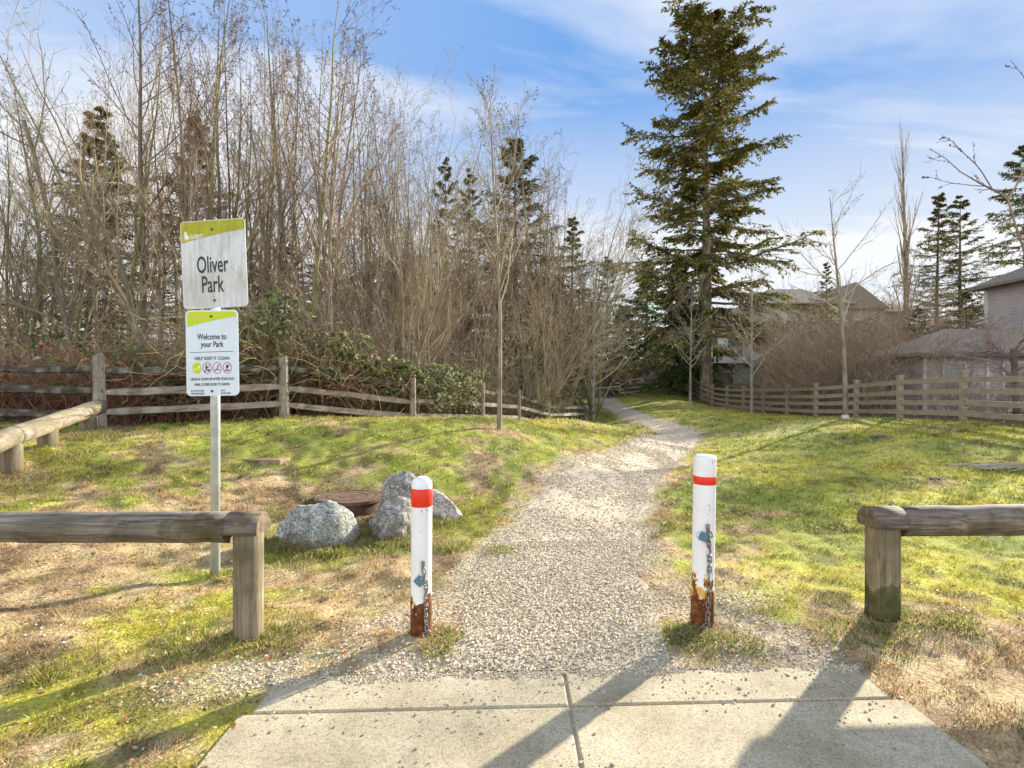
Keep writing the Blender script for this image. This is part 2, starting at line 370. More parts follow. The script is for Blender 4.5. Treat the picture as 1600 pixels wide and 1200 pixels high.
M['bolt'] = rampmat('bolt', [(.3, (.07, .03, .02)), (.7, (.22, .09, .04))], 60, rough=.7)
def rock_fn(seed, c1, c2, c3, moss=.5):
    def fn(t, b, N, L):
        n = noise(N, L, 6 + seed, 8, rough=.7); n2 = noise(N, L, 46, 6, rough=.7); n3 = noise(N, L, 3.4 + seed * .3, 5)
        c = ramp(N, L, n, [(.3, c3), (.5, c1), (.68, c2)])
        c = mix(N, L, 1.0, c, ramp(N, L, n2, [(.36, (.30, .30, .30)), (.50, (.95, .95, .95)), (.64, (1.75, 1.72, 1.65))]), 'MULTIPLY')
        n5 = noise(N, L, 15, 6, rough=.75); c = mix(N, L, ramp(N, L, n5, [(.54, (0, 0, 0)), (.62, (.7, .7, .7))]), c, (.50, .49, .44))
        g = N('ShaderNodeTexCoord'); sp_ = N('ShaderNodeSeparateXYZ'); L(g.outputs['Object'], sp_.inputs[0]); dm = N('ShaderNodeMath', operation='MULTIPLY_ADD'); L(n5, dm.inputs[0]); dm.inputs[1].default_value = .22; L(sp_.outputs[2], dm.inputs[2])
        c = mix(N, L, ramp(N, L, dm.outputs[0], [(.06, (.85, .85, .85)), (.17, (0, 0, 0))]), c, (.17, .12, .07))
        c = mix(N, L, ramp(N, L, n3, [(.55, (0, 0, 0)), (.68, (moss,) * 3)]), c, (.16, .17, .05))
        L(c, b.inputs['Base Color'])
        bp = N('ShaderNodeBump'); bp.inputs['Strength'].default_value = .8; bp.inputs['Distance'].default_value = .015
        L(n2, bp.inputs['Height']); L(bp.outputs[0], b.inputs['Normal'])
    return fn
M['rock_blue'] = mat('rock_blue', rough=.9, fn=rock_fn(0, (.24, .255, .24), (.50, .49, .45), (.10, .11, .105), .5))
M['rock_gray'] = mat('rock_gray', rough=.9, fn=rock_fn(1, (.24, .22, .19), (.46, .44, .40), (.10, .09, .08), .5))
M['rock_pale'] = mat('rock_pale', rough=.9, fn=rock_fn(2, (.42, .37, .34), (.62, .58, .54), (.2, .17, .15), .1))
M['iron'] = rampmat('iron', [(.3, (.075, .045, .03)), (.6, (.17, .10, .065)), (.8, (.26, .17, .11))], 14, rough=.85)
M['bark'] = rampmat('bark', [(.3, (0.112, 0.093, 0.063)), (.55, (0.255, 0.217, 0.150)), (.75, (0.450, 0.413, 0.315))], 5, stretch=(1, 1, .35), rough=.9)
M['barkgreen'] = rampmat('barkgreen', [(.3, (0.105, 0.098, 0.045)), (.55, (0.225, 0.217, 0.090)), (.75, (0.360, 0.330, 0.195))], 5, stretch=(1, 1, .35), rough=.9)
M['barkdark'] = rampmat('barkdark', [(.3, (0.060, 0.045, 0.033)), (.7, (0.195, 0.150, 0.112))], 6, rough=.95)
M['barkpale'] = rampmat('barkpale', [(.3, (.20, .18, .14)), (.7, (.40, .37, .31))], 6, stretch=(1, 1, .35), rough=.9)
M['twig'] = rampmat('twig', [(.3, (.17, .115, .08)), (.7, (.38, .27, .19))] if 1 else [(.3, (0.165, 0.112, 0.075)), (.7, (0.360, 0.262, 0.188))], 1.5, rough=.85, bump=0.01)
M['twigolive'] = rampmat('twigolive', [(.3, (.21, .165, .095)), (.7, (.42, .34, .21))] if 1 else [(.3, (0.195, 0.165, 0.083)), (.7, (0.405, 0.352, 0.210))], 1.5, rough=.85, bump=0.01)
M['twigred'] = rampmat('twigred', [(.3, (.16, .105, .085)), (.7, (.34, .235, .195))] if 1 else [(.3, (0.180, 0.098, 0.075)), (.7, (0.390, 0.240, 0.188))], 1.5, rough=.85, bump=0.01)
M['twigpale'] = rampmat('twigpale', [(.3, (.28, .24, .17)), (.7, (.46, .41, .32))], 1.5, rough=.85, bump=0.01)
M['bud'] = mat('bud', (.07, .04, .03), rough=.8)
M['needle'] = mat('needle', rough=.8, spec=.15, fn=lambda t, b, N, L: L(mix(N, L, 1.0, N('ShaderNodeVertexColor', layer_name='Col').outputs[0], ramp(N, L, noise(N, L, .5, 4), [(.3, (.75, .75, .75)), (.7, (1.5, 1.5, 1.4))]), 'MULTIPLY'), b.inputs['Base Color']), transl=.18)
M['leaf'] = mat('leaf', rough=.6, spec=.25, fn=lambda t, b, N, L: L(N('ShaderNodeVertexColor', layer_name='Col').outputs[0], b.inputs['Base Color']), transl=.3)
M['stem'] = mat('stem', rough=.85, spec=.15, fn=lambda t, b, N, L: L(N('ShaderNodeVertexColor', layer_name='Col').outputs[0], b.inputs['Base Color']))
def siding_fn(c1, c2, pitch=7.5):
    def fn(t, b, N, L):
        g = N('ShaderNodeTexCoord'); s = N('ShaderNodeSeparateXYZ'); L(g.outputs['Object'], s.inputs[0])
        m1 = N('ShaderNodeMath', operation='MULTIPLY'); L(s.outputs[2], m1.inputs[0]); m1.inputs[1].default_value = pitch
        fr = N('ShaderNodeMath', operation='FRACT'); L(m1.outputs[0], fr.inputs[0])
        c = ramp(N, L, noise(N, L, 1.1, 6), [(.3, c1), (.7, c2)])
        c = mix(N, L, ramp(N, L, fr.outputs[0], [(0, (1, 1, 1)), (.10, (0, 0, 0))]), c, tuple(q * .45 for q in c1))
        L(c, b.inputs['Base Color'])
        bp = N('ShaderNodeBump'); bp.inputs['Strength'].default_value = 1; bp.inputs['Distance'].default_value = .03; bp.invert = True
        L(fr.outputs[0], bp.inputs['Height']); L(bp.outputs[0], b.inputs['Normal'])
    return fn
M['siding'] = mat('siding', rough=.7, fn=siding_fn((.38, .34, .325), (.49, .44, .42), 6))
M['siding2'] = mat('siding2', rough=.7, fn=siding_fn((.50, .46, .38), (.60, .56, .48), 4))
M['shingle'] = rampmat('shingle', [(.3, (.12, .095, .07)), (.5, (.22, .18, .14)), (.75, (.34, .285, .21))], 3.5, stretch=(3, 3, 12), rough=.95)
M['trim'] = mat('trim', (.62, .60, .57), rough=.6)
M['trimdark'] = mat('trimdark', (.12, .10, .09), rough=.7)
M['trimblue'] = mat('trimblue', (.30, .42, .60), rough=.6)
M['glass'] = mat('glass', (.06, .075, .09), rough=.08, spec=.8)
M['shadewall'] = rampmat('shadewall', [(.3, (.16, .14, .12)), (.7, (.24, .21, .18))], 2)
M['greenpanel'] = mat('greenpanel', (.26, .36, .33), rough=.5)
M['dirt'] = rampmat('dirt', [(.3, (.10, .07, .045)), (.7, (.24, .18, .12))], 14)

# ------------------------------------------------------------------ terrain
CP = np.array([(-1.5, 3.2, 0), (0, 2, 0), (0, 0, 0), (4, 0, 0), (-4, 0, 0), (0, -8, 0), (-12, -8, 0), (12, -8, 0), (-3, 2.3, .02), (-1.5, 2.2, 0), (2, 2.2, 0),
 (2.3, 3.4, 0), (4, 3, .02), (4, 2, 0), (-2.28, 4.18, 0.0), (-1.8, 5.0, 0.0), (-.54, 3.23, 0), (1.16, 3.31, 0), (-1.86, 6.3, .06), (.26, 3.2, 0), (.35, 4.25, 0), (.5, 5.1, 0),
 (.85, 6.4, 0), (1.4, 8, 0), (2.5, 10.6, 0), (4.1, 14.2, 0), (4.95, 15.9, 0), (5.35, 17.7, 0), (5.45, 21.2, .05), (5.5, 25.3, .1), (5.8, 31.6, .2), (6.9, 42.5, .4), (9, 55, .7),
 (-6.2, 8.2, .84), (-3.95, 9.45, .89), (-1.75, 9.5, .90), (-2.1, 11.5, .60), (-.77, 14, .42), (-.6, 11.3, .80), (-.22, 9.5, .72), (1.65, 14, .56), (3.3, 14.6, .25), (4.1, 15.9, .04), (2.8, 13.2, .25),
 (.05, 6.7, .03), (1.18, 10, .32), (.52, 8.8, .46), (-1.32, 7.5, .42), (-3.3, 7, .50), (-4.4, 6.2, .46), (-5.2, 5.5, .42), (-5.6, 6.5, .74), (-4, 4.9, .30), (-4.0, 4.0, .22), (-3.0, 3.0, .07), (-2.9, 4.1, .08),
 (2.2, 20, -.22), (3.2, 24.3, -.42), (.3, 16.8, .2), (1.3, 19.5, -.15), (-6, 14, .6), (-12, 12, .9), (-20, 20, 1), (-20, 50, 1.2), (0, 30, .3), (3.3, 45, .5), (-8, 8, .92), (-8.5, 4, .5), (-10, 0, .2),
 (-60, 30, 1.5), (-60, 0, .5), (-60, 100, 2), (0, 100, 1.5), (60, 100, 2), (60, 30, 1), (60, 0, .5), (0, -60, 0), (60, -60, 0), (-60, -60, 0),
 (12.2, 14.7, .5), (12.2, 17.1, .4), (12.65, 20, .3), (12.4, 22.2, .2), (12.45, 24.6, .1), (12.5, 27, .07), (12.56, 29.5, .05), (12.65, 32, 0), (12.7, 34.5, .1), (12.9, 37, .35), (13.1, 39.5, .75), (12.6, 41.5, 1.0),
 (10.5, 36, .44), (10.8, 33, .40), (9, 38, .6), (11.5, 26, .09), (10.7, 17.5, .37), (3.9, 8.2, .04), (6.9, 8.4, .06), (8.5, 12, .22), (6.4, 13.5, .06), (4.9, 5.2, 0), (8.2, 20, .08), (7.5, 16.5, .12),
 (12, 10, .45), (12, 5, .2), (25, 15, .6), (25, 30, .6), (25, 50, 1.5), (15, 50, 1.4), (18, 40, 1.0)], float)
def tps_k(d2):
    return np.where(d2 > 1e-12, .5 * d2 * np.log(np.maximum(d2, 1e-12)), 0)
_n = len(CP)
_K = tps_k(((CP[:, None, :2] - CP[None, :, :2]) ** 2).sum(-1)) + np.eye(_n) * .15
_Pm = np.hstack([np.ones((_n, 1)), CP[:, :2]])
_A = np.zeros((_n + 3, _n + 3)); _A[:_n, :_n] = _K; _A[:_n, _n:] = _Pm; _A[_n:, :_n] = _Pm.T
_w = np.linalg.solve(_A, np.concatenate([CP[:, 2], np.zeros(3)]))
PATH = np.array([(2.0, .33, 1.4), (2.85, .33, 1.38), (3.2, .30, 1.36), (4.25, .36, 1.40), (5.1, .50, 1.5), (6.4, .85, 1.55), (8, 1.38, 1.5), (10.6, 2.5, 1.45), (12.3, 3.3, 1.4), (14, 4.12, 1.35), (15.9, 4.93, 1.22),
 (17.7, 5.28, 1.18), (19.5, 5.42, 1.15), (21.2, 5.45, 1.12), (25.3, 5.55, 1.15), (31.6, 5.85, 1.2), (42.5, 6.9, 1.4), (52, 8.4, 1.4)])
def path_x(y): return np.interp(y, PATH[:, 0], PATH[:, 1])
def path_w(y): return np.interp(y, PATH[:, 0], PATH[:, 2])
def Hn(x, y):
    x = np.asarray(x, float).ravel(); y = np.asarray(y, float).ravel()
    out = np.empty(len(x))
    xc = np.clip(x, -60, 60); yc = np.clip(y, -60, 100)
    for i in range(0, len(x), 40000):
        q = np.stack([xc[i:i + 40000], yc[i:i + 40000]], 1)
        d2 = ((q[:, None] - CP[None, :, :2]) ** 2).sum(-1)
        out[i:i + 40000] = tps_k(d2) @ _w[:_n] + _w[_n] + q @ _w[_n + 1:]
    pd = np.abs(x - path_x(y)) / (path_w(y) * .5)
    off = sm(.8, 1.6, pd) * sm(2.7, 3.2, y)
    out += off * ((fbm(x, y, .19, 2, 15) - .5) * .05 * sm(16, 9, y) + (fbm(x, y, .55, 3, 3) - .5) * .06 + (fbm(x, y, 2.2, 2, 9) - .5) * .06)
    out += sm(.9, 1.25, pd) * np.where(y > 3.0, .008, 0)
    # little mounds of turf around the post feet
    for (mx_, my_, h_, r_) in ((1.0, 3.22, .045, .33), (-.54, 3.23, .02, .3), (2.36, 3.3, .05, .38), (-1.54, 3.19, .03, .25)):
        out += h_ * np.exp(-((x - mx_) ** 2 + (y - my_) ** 2) / r_ ** 2)
    # the slab lies in a shallow bed
    return out
def H(x, y): return float(Hn([x], [y])[0])

FEN = np.array([(-9.2, 8.2), (-6.2, 8.2), (-3.95, 9.45), (-2.1, 11.5), (-.77, 14), (.2, 16.6), (1.3, 19.4), (3.3, 24.3)])
def behind_left(x, y):
    """signed distance (positive = on the wood's side of the split rail fence)"""
    fy = np.interp(x, FEN[:, 0], FEN[:, 1]); fy = np.where(x < -9.2, 8.2, fy)
    fy = np.where(x > 3.3, 24.3 + (x - 3.3) * 9, fy)
    return (y - fy) * np.where(x < -6, 1, .62)
def gravel(x, y):
    """how much loose gravel covers the earth, 0..1"""
    pd = (x - path_x(y)) / (path_w(y) * .5)
    n = fbm(x, y, .35, 3, 21)
    g = 1 - sm(.85, 1.25, np.abs(pd) + (n - .5) * .55)
    wide = sm(4.6, 3.0, y) * sm(-1.15, -.55, x) * sm(1.95, 1.6, x) * np.where(x > 1.6, sm(2.7, 2.95, y), 1)
    g = np.maximum(g, wide * sm(.30, .62, n + .12) * .9)
    scat = sm(3.25, 2.8, y) * sm(2.45, 2.75, y) * sm(-2.0, -1.5, x) * sm(-.6, -1.0, x)
    g = np.maximum(g, scat * .7 * sm(.35, .6, n))
    for (mx_, my_, r_) in ((1.05, 3.2, .27), (-.45, 3.2, .2), (1.02, 2.98, .16), (2.36, 3.3, .4)):
        g = g * (1 - .95 * np.exp(-(((x - mx_) ** 2 + (y - my_) ** 2) / r_ ** 2) ** 2))
    return np.clip(g, 0, 1)
GREEN = np.array((.29, .30, .055)); LUSH = np.array((.17, .205, .04)); MOSS = np.array((.38, .35, .05)); TAN = np.array((.42, .30, .16)); BRN = np.array((.15, .095, .055)); STRAW = np.array((.50, .42, .25))
GRAV = np.array((.42, .34, .25)); LITTER = np.array((.14, .09, .055))
def gcol(x, y):
    x = np.asarray(x, float).ravel(); y = np.asarray(y, float).ravel()
    n1 = fbm(x, y, 1.5, 3, 31); n2 = fbm(x, y, .42, 3, 41); n3 = fbm(x, y, .16, 2, 51); n4 = fbm(x, y, 3.2, 2, 61); n5 = fbm(x, y * .5, .8, 3, 71)
    tan = .28 + 0 * x
    left = sm(0.2, -.9, x - (y - 4) * .0)
    tan = tan + .27 * left * sm(7.6, 5.6, y + (x + 2) * -.15) + .12 * left * sm(10, 7.5, y)
    tan = tan + .65 * sm(1.2, 1.7, x) * sm(3.7, 2.9, y + (n2 - .5)) 
    pd = np.abs(x - path_x(y)) / (path_w(y) * .5)
    tan = tan + .35 * (1 - sm(1.1, 1.75, pd)) + .25 * sm(1.2, .8, np.abs(x - 1.75)) * sm(6, 4, y) - .10 * sm(2.3, 3.0, x) * sm(3.4, 4, y)
    n6 = fbm(x, y, .22, 3, 88)
    tf = sm(.30, .74, tan + (n1 - .5) * .9 + (n2 - .5) * 1.0 + (n6 - .5) * .7)[:, None]
    ms = sm(.42, .60, n4 * .6 + n2 * .4)[:, None]
    g = GREEN * (1 - ms) + MOSS * ms
    lu = sm(.55, .70, n5)[:, None]; g = g * (1 - lu * .75) + LUSH * lu * .75
    st = sm(.5, .7, n3)[:, None]
    t = TAN * (1 - st * .5) + STRAW * st * .5
    n7 = fbm(x, y * .7, .13, 3, 188); br = sm(.50, .66, n2 * .35 + n5 * .25 + n7 * .4)[:, None]; t = t * (1 - br * .8) + BRN * br * .8; pk = sm(.58, .7, n1 * .5 + n7 * .5)[:, None]; t = t * (1 - pk * .5) + np.array((.44, .30, .20)) * pk * .5
    c = g * (1 - tf) + t * tf
    dk = sm(.58, .70, fbm(x, y * .7, .22, 3, 81))[:, None]; c = c * (1 - dk * .65) + np.array((.11, .10, .035)) * dk * .65
    bl = sm(-.35, .5, behind_left(x, y) + (n2 - .5) * .8)[:, None]
    c = c * (1 - bl) + (LITTER * (.7 + .6 * n3[:, None])) * bl
    br2 = sm(12.0, 12.6, x + (n2 - .5) * .8)[:, None]; c = c * (1 - br2) + LITTER * br2
    far = sm(40, 44, y)[:, None]; c = c * (1 - far) + LITTER * far
    for (mx_, my_, r_) in ((-.22, 9.4, .55), (10.7, 17.4, .7), (1.16, 3.31, .1), (10.8, 33, .6)):
        e = np.exp(-(((x - mx_) ** 2 + (y - my_) ** 2) / r_ ** 2) ** 2)[:, None]; c = c * (1 - e * .8) + np.array((.36, .24, .13)) * e * .8
    gv = gravel(x, y)[:, None]
    c = c * (1 - gv * .85) + GRAV * gv * .85
    return c
def axis(lo, hi, step, far_lo, far_hi, k=1.14):
    a = list(np.arange(lo, hi, step)); s = step
    b = []; p = a[-1]
    while p < far_hi: s *= k; p += s; b.append(p)
    s = step; c = []; p = lo
    while p > far_lo: s *= k; p -= s; c.append(p)
    return np.array(c[::-1] + a + b)
def grid(xs, ys, fz):
    X, Y = np.meshgrid(xs, ys); Z = fz(X, Y).reshape(X.shape)
    V = np.stack([X, Y, Z], -1).reshape(-1, 3)
    idx = np.arange(len(V)).reshape(X.shape)
    F = np.stack([idx[:-1, :-1], idx[:-1, 1:], idx[1:, 1:], idx[1:, :-1]], -1).reshape(-1, 4)
    return V, F
SLAB = (-1.18, 1.80)
xs = axis(-7, 8, .045, -900, 900, 1.09); ys = axis(1.5, 13, .045, -400, 1500, 1.03)
def ground_z(X, Y):
    z = Hn(X, Y).reshape(X.shape)
    yedge = 2.74 + (X + .4) * .0 + (X - SLAB[0]) * .045
    inside = (X > SLAB[0] + .02) & (X < SLAB[1] - .02) & (Y < yedge)
    z = np.where(inside, .001, z)
    return z
V, F = grid(xs, ys, ground_z)
g = MB(); g.add(V, F, 0, gcol(V[:, 0], V[:, 1])); tag(g.build('ground', M['ground'], smooth=True, colors=True), kind='structure')

# path: its own sheet with ragged sides
yy = np.concatenate([np.arange(2.84, 14, .05), np.arange(14, 50, .12)]); tt = np.linspace(-1, 1, 25)
YY, TT = np.meshgrid(yy, tt, indexing='ij')
eL = (fbm(yy, 0 * yy, .5, 3, 91) - .5) * .22; eR = (fbm(yy, 0 * yy + 9, .5, 3, 97) - .5) * .22
half = path_w(YY) * .5 + np.where(TT > 0, eR[:, None], eL[:, None])
XX = path_x(YY) + TT * half
ZZ = Hn(XX, YY).reshape(XX.shape) + .012 * (1 - np.abs(TT) ** 6) - .006
idx = np.arange(XX.size).reshape(XX.shape)
g = MB(); g.add(np.stack([XX, YY, ZZ], -1).reshape(-1, 3), np.stack([idx[:-1, :-1], idx[:-1, 1:], idx[1:, 1:], idx[1:, :-1]], -1).reshape(-1, 4))
tag(g.build('path', M['path'], smooth=True), kind='structure')

# sidewalk: cast slabs with open joints
sw = MB()
def edge_y(x): return 2.74 + (x - SLAB[0]) * .045
def slab(x0, x1, ya, yb):      # ya,yb: functions of x
    V = []
    top = .012
    c = .008
    for z, q in ((-.1, 0), (top - c, 0), (top, c)):
        V += [(x0 + q, ya(x0) + q, z), (x1 - q, ya(x1) + q, z), (x1 - q, yb(x1) - q, z), (x0 + q, yb(x0) - q, z)]
    Fq = [[8, 9, 10, 11]]
    for l in (0, 4):
        for i in range(4): Fq.append([l + i, l + (i + 1) % 4, l + 4 + (i + 1) % 4, l + 4 + i])
    sw.add(V, Fq)
j = lambda x: 2.46 + (x - SLAB[0]) * .040
j2 = lambda x: 1.55 + (x - SLAB[0]) * .02
for x0, x1 in ((SLAB[0], .262), (.274, SLAB[1])):
    slab(x0, x1, lambda x: j(x) + .006, edge_y)
    slab(x0 - (.05 if x0 < 0 else 0), x1 + (.06 if x1 > 1 else 0), lambda x: j2(x) + .006, lambda x: j(x) - .006)
for i in range(-6, 8):
    slab(.268 + i * 1.5, .268 + i * 1.5 + 1.488, lambda x: -.3, lambda x: j2(x) - .006)
tag(sw.build('sidewalk', M['concrete']), kind='structure')
g = MB(); g.add([(-30, -9, -.0), (30, -9, 0.0), (30, -.45, 0.0), (-30, -.45, 0.0)], [0, 1, 2, 3])
g.v[-1][:, 2] += .05
tag(g.build('road', rampmat('asphalt', [(.3, (.04, .04, .04)), (.7, (.07, .07, .07))], 60)), kind='structure')

# ------------------------------------------------------------------ grass, gravel, leaves (stuff)
rg = np.random.default_rng(5)
def scatter(n, y0, y1, p=1.0, wide=1.03):
    """points in the seen ground wedge; p<1 thins with distance"""
    t = rg.random(n)
    e = 2 - p
    y = (y0 ** e + t * (y1 ** e - y0 ** e)) ** (1 / e)
    x = (rg.random(n) * 2 - 1) * (wide * y + .5)
    return x, y
def blades(n, y0, y1, hgt, wid, p, seed, lean=1.0):
    x, y = scatter(n, y0, y1, p)
    gv = gravel(x, y); pd = np.abs(x - path_x(y)) / (path_w(y) * .5)
    inslab = (x > SLAB[0] - .02) & (x < SLAB[1] + .02) & (y < edge_y(x) + .01)
    keep = (rg.random(n) > gv * 1.25) & ~inslab & (pd > .95) & (behind_left(x, y) < .25) & (x < 12.4) & (y < 42)
    clump = fbm(x, y, .10, 2, 111 + seed); keep &= clump + rg.random(n) * .5 > .55
    x = x[keep]; y = y[keep]; clump = clump[keep]; m = len(x)
    c = gcol(x, y)
    hm = (.5 + rg.random(m)) * (.55 + 1.0 * fbm(x, y, .7, 2, 13)) * (.35 + 2.2 * np.clip(clump - .3, 0, 1))
    h = hgt * hm
    a = rg.random(m) * 6.283; ln = h * lean * (.3 + 1.2 * rg.random(m))
    z = Hn(x, y) - .004
    dx_ = np.cos(a); dy_ = np.sin(a); b = rg.random(m) * 6.283
    w = wid * (.6 + .8 * rg.random(m))
    V = np.empty((m, 3, 3))
    V[:, 0] = np.stack([x - np.cos(b) * w / 2, y - np.sin(b) * w / 2, z], 1)
    V[:, 1] = np.stack([x + np.cos(b) * w / 2, y + np.sin(b) * w / 2, z], 1)
    V[:, 2] = np.stack([x + dx_ * ln, y + dy_ * ln, z + h], 1)
    br = (.38 + 1.2 * rg.random(m))[:, None]
    lushy = sm(.55, .75, clump)[:, None] * sm(-.02, .04, (c[:, 1] - c[:, 0] * .93))[:, None]; c = c * (1 - .5 * lushy) + LUSH * .9 * .5 * lushy
    straw = (rg.random(m) < .12)[:, None]
    c = np.where(straw, STRAW * .9, c) * br * (1 + .12 * rg.standard_normal((m, 3)))
    return V.reshape(-1, 3), np.arange(m * 3).reshape(-1, 3), np.repeat(np.clip(c, .01, .8), 3, 0)
g = MB()
for (n, y0, y1, hg, wd_, p) in ((240000, 2.05, 6.5, .026, .0050, .7), (260000, 5.5, 14, .036, .010, 1.1), (120000, 12, 42, .05, .028, 1.2)):
    V, F, C = blades(n, y0, y1, hg, wd_, p, int(y0)); g.add(V, F, 0, C)
# longer lush tufts
tx = []; 
for (cx, cy, r_, n_, hh) in ((1.0, 3.13, .16, 700, .035), (1.28, 3.05, .13, 300, .035), (-.38, 3.2, .10, 350, .032), (-.42, 3.02, .10, 260, .04), (2.42, 3.30, .22, 900, .038), (2.68, 3.28, .14, 400, .04), (-1.40, 3.15, .20, 700, .04),
                             (-1.75, 3.05, .22, 500, .045), (-2.36, 2.75, .10, 350, .045), (-.55, 5.0, .18, 500, .08), (-.1, 4.9, .12, 250, .06), (-2.2, 4.15, .12, 300, .05), (-5.2, 6.4, .3, 500, .06), (-5.5, 7.2, .3, 600, .07), (-5.0, 5.6, .35, 500, .06), (3.6, 3.3, .3, 500, .05),
                             (2.0, 3.15, .25, 600, .04), (-1.8, 4.7, .35, 900, .06), (-1.25, 5.0, .25, 600, .07), (-.95, 5.25, .2, 400, .06), (-2.1, 4.86, .12, 500, .07), (-1.6, 4.84, .14, 600, .08), (-1.85, 4.80, .16, 600, .05), (-1.2, 5.2, .14, 500, .07), (-.78, 5.9, .16, 500, .07), (-2.25, 5.05, .1, 300, .07), (-1.48, 5.4, .12, 300, .07)):
    m = n_; a = rg.random(m) * 6.283; rr = r_ * np.sqrt(rg.random(m)) * (.6 + .8 * rg.random(m)); x = cx + rr * np.cos(a); y = cy + rr * np.sin(a)
    h = hh * (.4 + .8 * rg.random(m)); b = rg.random(m) * 6.283; w = .004 + .003 * rg.random(m); ln = h * (.3 + 1.1 * rg.random(m)); z = Hn(x, y) - .004; a2 = a + rg.standard_normal(m) * .8
    V = np.empty((m, 5, 3)); cb_, sb_ = np.cos(b) * w / 2, np.sin(b) * w / 2
    V[:, 0] = np.stack([x - cb_, y - sb_, z], 1); V[:, 1] = np.stack([x + cb_, y + sb_, z], 1)
    mx_, my_, mz_ = x + np.cos(a2) * ln * .35, y + np.sin(a2) * ln * .35, z + h * .7
    V[:, 2] = np.stack([mx_ + cb_ * .8, my_ + sb_ * .8, mz_], 1); V[:, 3] = np.stack([mx_ - cb_ * .8, my_ - sb_ * .8, mz_], 1)
    V[:, 4] = np.stack([x + np.cos(a2) * ln, y + np.sin(a2) * ln, z + h * .95], 1)
    base = np.where((rg.random(m) < .35)[:, None], TAN, LUSH * 1.1) * (.6 + .8 * rg.random(m))[:, None]
    i5 = np.arange(m)[:, None] * 5
    C = np.repeat(base, 5, 0)
    n0 = g.n
    g.add(V.reshape(-1, 3), i5 + np.array([[0, 1, 2, 3]]), 0, C)
    g.f.append(n0 + i5 + np.array([[3, 2, 4]])); g.m.append(np.zeros(m))
tag(g.build('grass', M['blade'], colors=True), 'short mossy winter grass with straw coloured thatch', 'grass', kind='stuff')

def pebbles(x, y, s, zoff=0.0, zfn=None, cols=None, flat=.6):
    m = len(x)
    O = np.array([(1, 0, 0), (0, 1, 0), (-1, 0, 0), (0, -1, 0), (0, 0, 1), (0, 0, -1)], float)
    Fo = np.array([(0, 1, 4), (1, 2, 4), (2, 3, 4), (3, 0, 4), (1, 0, 5), (2, 1, 5), (3, 2, 5), (0, 3, 5)])
    V = O[None] * (.6 + .7 * rg.random((m, 6, 1))) + rg.standard_normal((m, 6, 3)) * .22
    V[:, :, 2] *= flat
    a = rg.random(m) * 6.283; ca, sa = np.cos(a), np.sin(a)
    X = V[:, :, 0] * ca[:, None] - V[:, :, 1] * sa[:, None]; Y = V[:, :, 0] * sa[:, None] + V[:, :, 1] * ca[:, None]
    V = np.stack([X, Y, V[:, :, 2]], -1) * s[:, None, None]
    z = (Hn(x, y) if zfn is None else zfn(x, y)) + s * flat * .35 + zoff
    V += np.stack([x, y, z], 1)[:, None, :]
    if cols is None:
        pal = np.array([(.58, .52, .42), (.48, .41, .31), (.38, .32, .235), (.68, .63, .54), (.44, .35, .25), (.50, .455, .385), (.27, .225, .17), (.55, .465, .34)])
        cols = pal[rg.integers(0, len(pal), m)] * np.array([1.03, 1.0, .90]) * (.75 + .5 * rg.random(m))[:, None]
    Fa = (np.arange(m)[:, None, None] * 6 + Fo[None]).reshape(-1, 3)
    return V.reshape(-1, 3), Fa, np.repeat(cols, 6, 0)
g = MB()
for (n, y0, y1, s0, p, pw) in ((240000, 2.2, 5.2, .0043, .8, 1), (120000, 5, 13, .0052, 1.1, 1), (26000, 12, 34, .009, 1.2, 1)):
    y = (y0 ** (2 - p) + rg.random(n) * (y1 ** (2 - p) - y0 ** (2 - p))) ** (1 / (2 - p))
    lo = np.where(y < 5, -2.3, path_x(y) - path_w(y) * .9); hi = np.where(y < 5, 2.4, path_x(y) + path_w(y) * .9)
    x = lo + rg.random(n) * (hi - lo)
    ins = (x > SLAB[0] - .01) & (x < SLAB[1] + .01) & (y < edge_y(x) + .004)
    k = (rg.random(n) < gravel(x, y) * (.95 - .75 * sm(.40, .62, fbm(x, y * .6, .5, 3, 555)) * (.45 + .55 * sm(4, 7, y))) + .012) & ~ins
    x = x[k]; y = y[k]; s = s0 * (.42 + rg.random(len(x)) ** 4 * 2.4)
    V, F, C = pebbles(x, y, s, zfn=lambda a, b: Hn(a, b) + .009 * (np.abs(a - path_x(b)) < path_w(b) * .5)); g.add(V, F, 0, C)
# strays kicked onto the slabs
n = 3600; x = SLAB[0] + .05 + rg.random(n) * 2.85; y = 2.0 + rg.random(n) * .85; k = (y < edge_y(x) - .005) & (fbm(x, y, .3, 2, 5) + .4 * rg.random(n) - (edge_y(x) - y) * .35 > .58); x = x[k]; y = y[k]
V, F, C = pebbles(x, y, .0034 * (.5 + rg.random(len(x)) ** 4 * 2.4), zfn=lambda a, b: 0 * a + .012, cols=np.array([(.26, .22, .17)]) * (.6 + 1.4 * rg.random(len(x)))[:, None]); g.add(V, F, 0, C)
# gravel and soil creeping over the slab's edge
n = 16000; x = SLAB[0] - .03 + rg.random(n) * 3.04; dd_ = np.abs(rg.standard_normal(n)) * .045 - .012; y = edge_y(x) - dd_; k = fbm(x, y * 0, .16, 3, 404) * 1.3 - dd_ * 9 + rg.random(n) * .35 > .62; x = x[k]; y = y[k]
V, F, C = pebbles(x, y, .0045 * (.4 + rg.random(len(x)) ** 2 * 1.6), zfn=lambda a, b: 0 * a + .011); g.add(V, F, 0, C * .85)
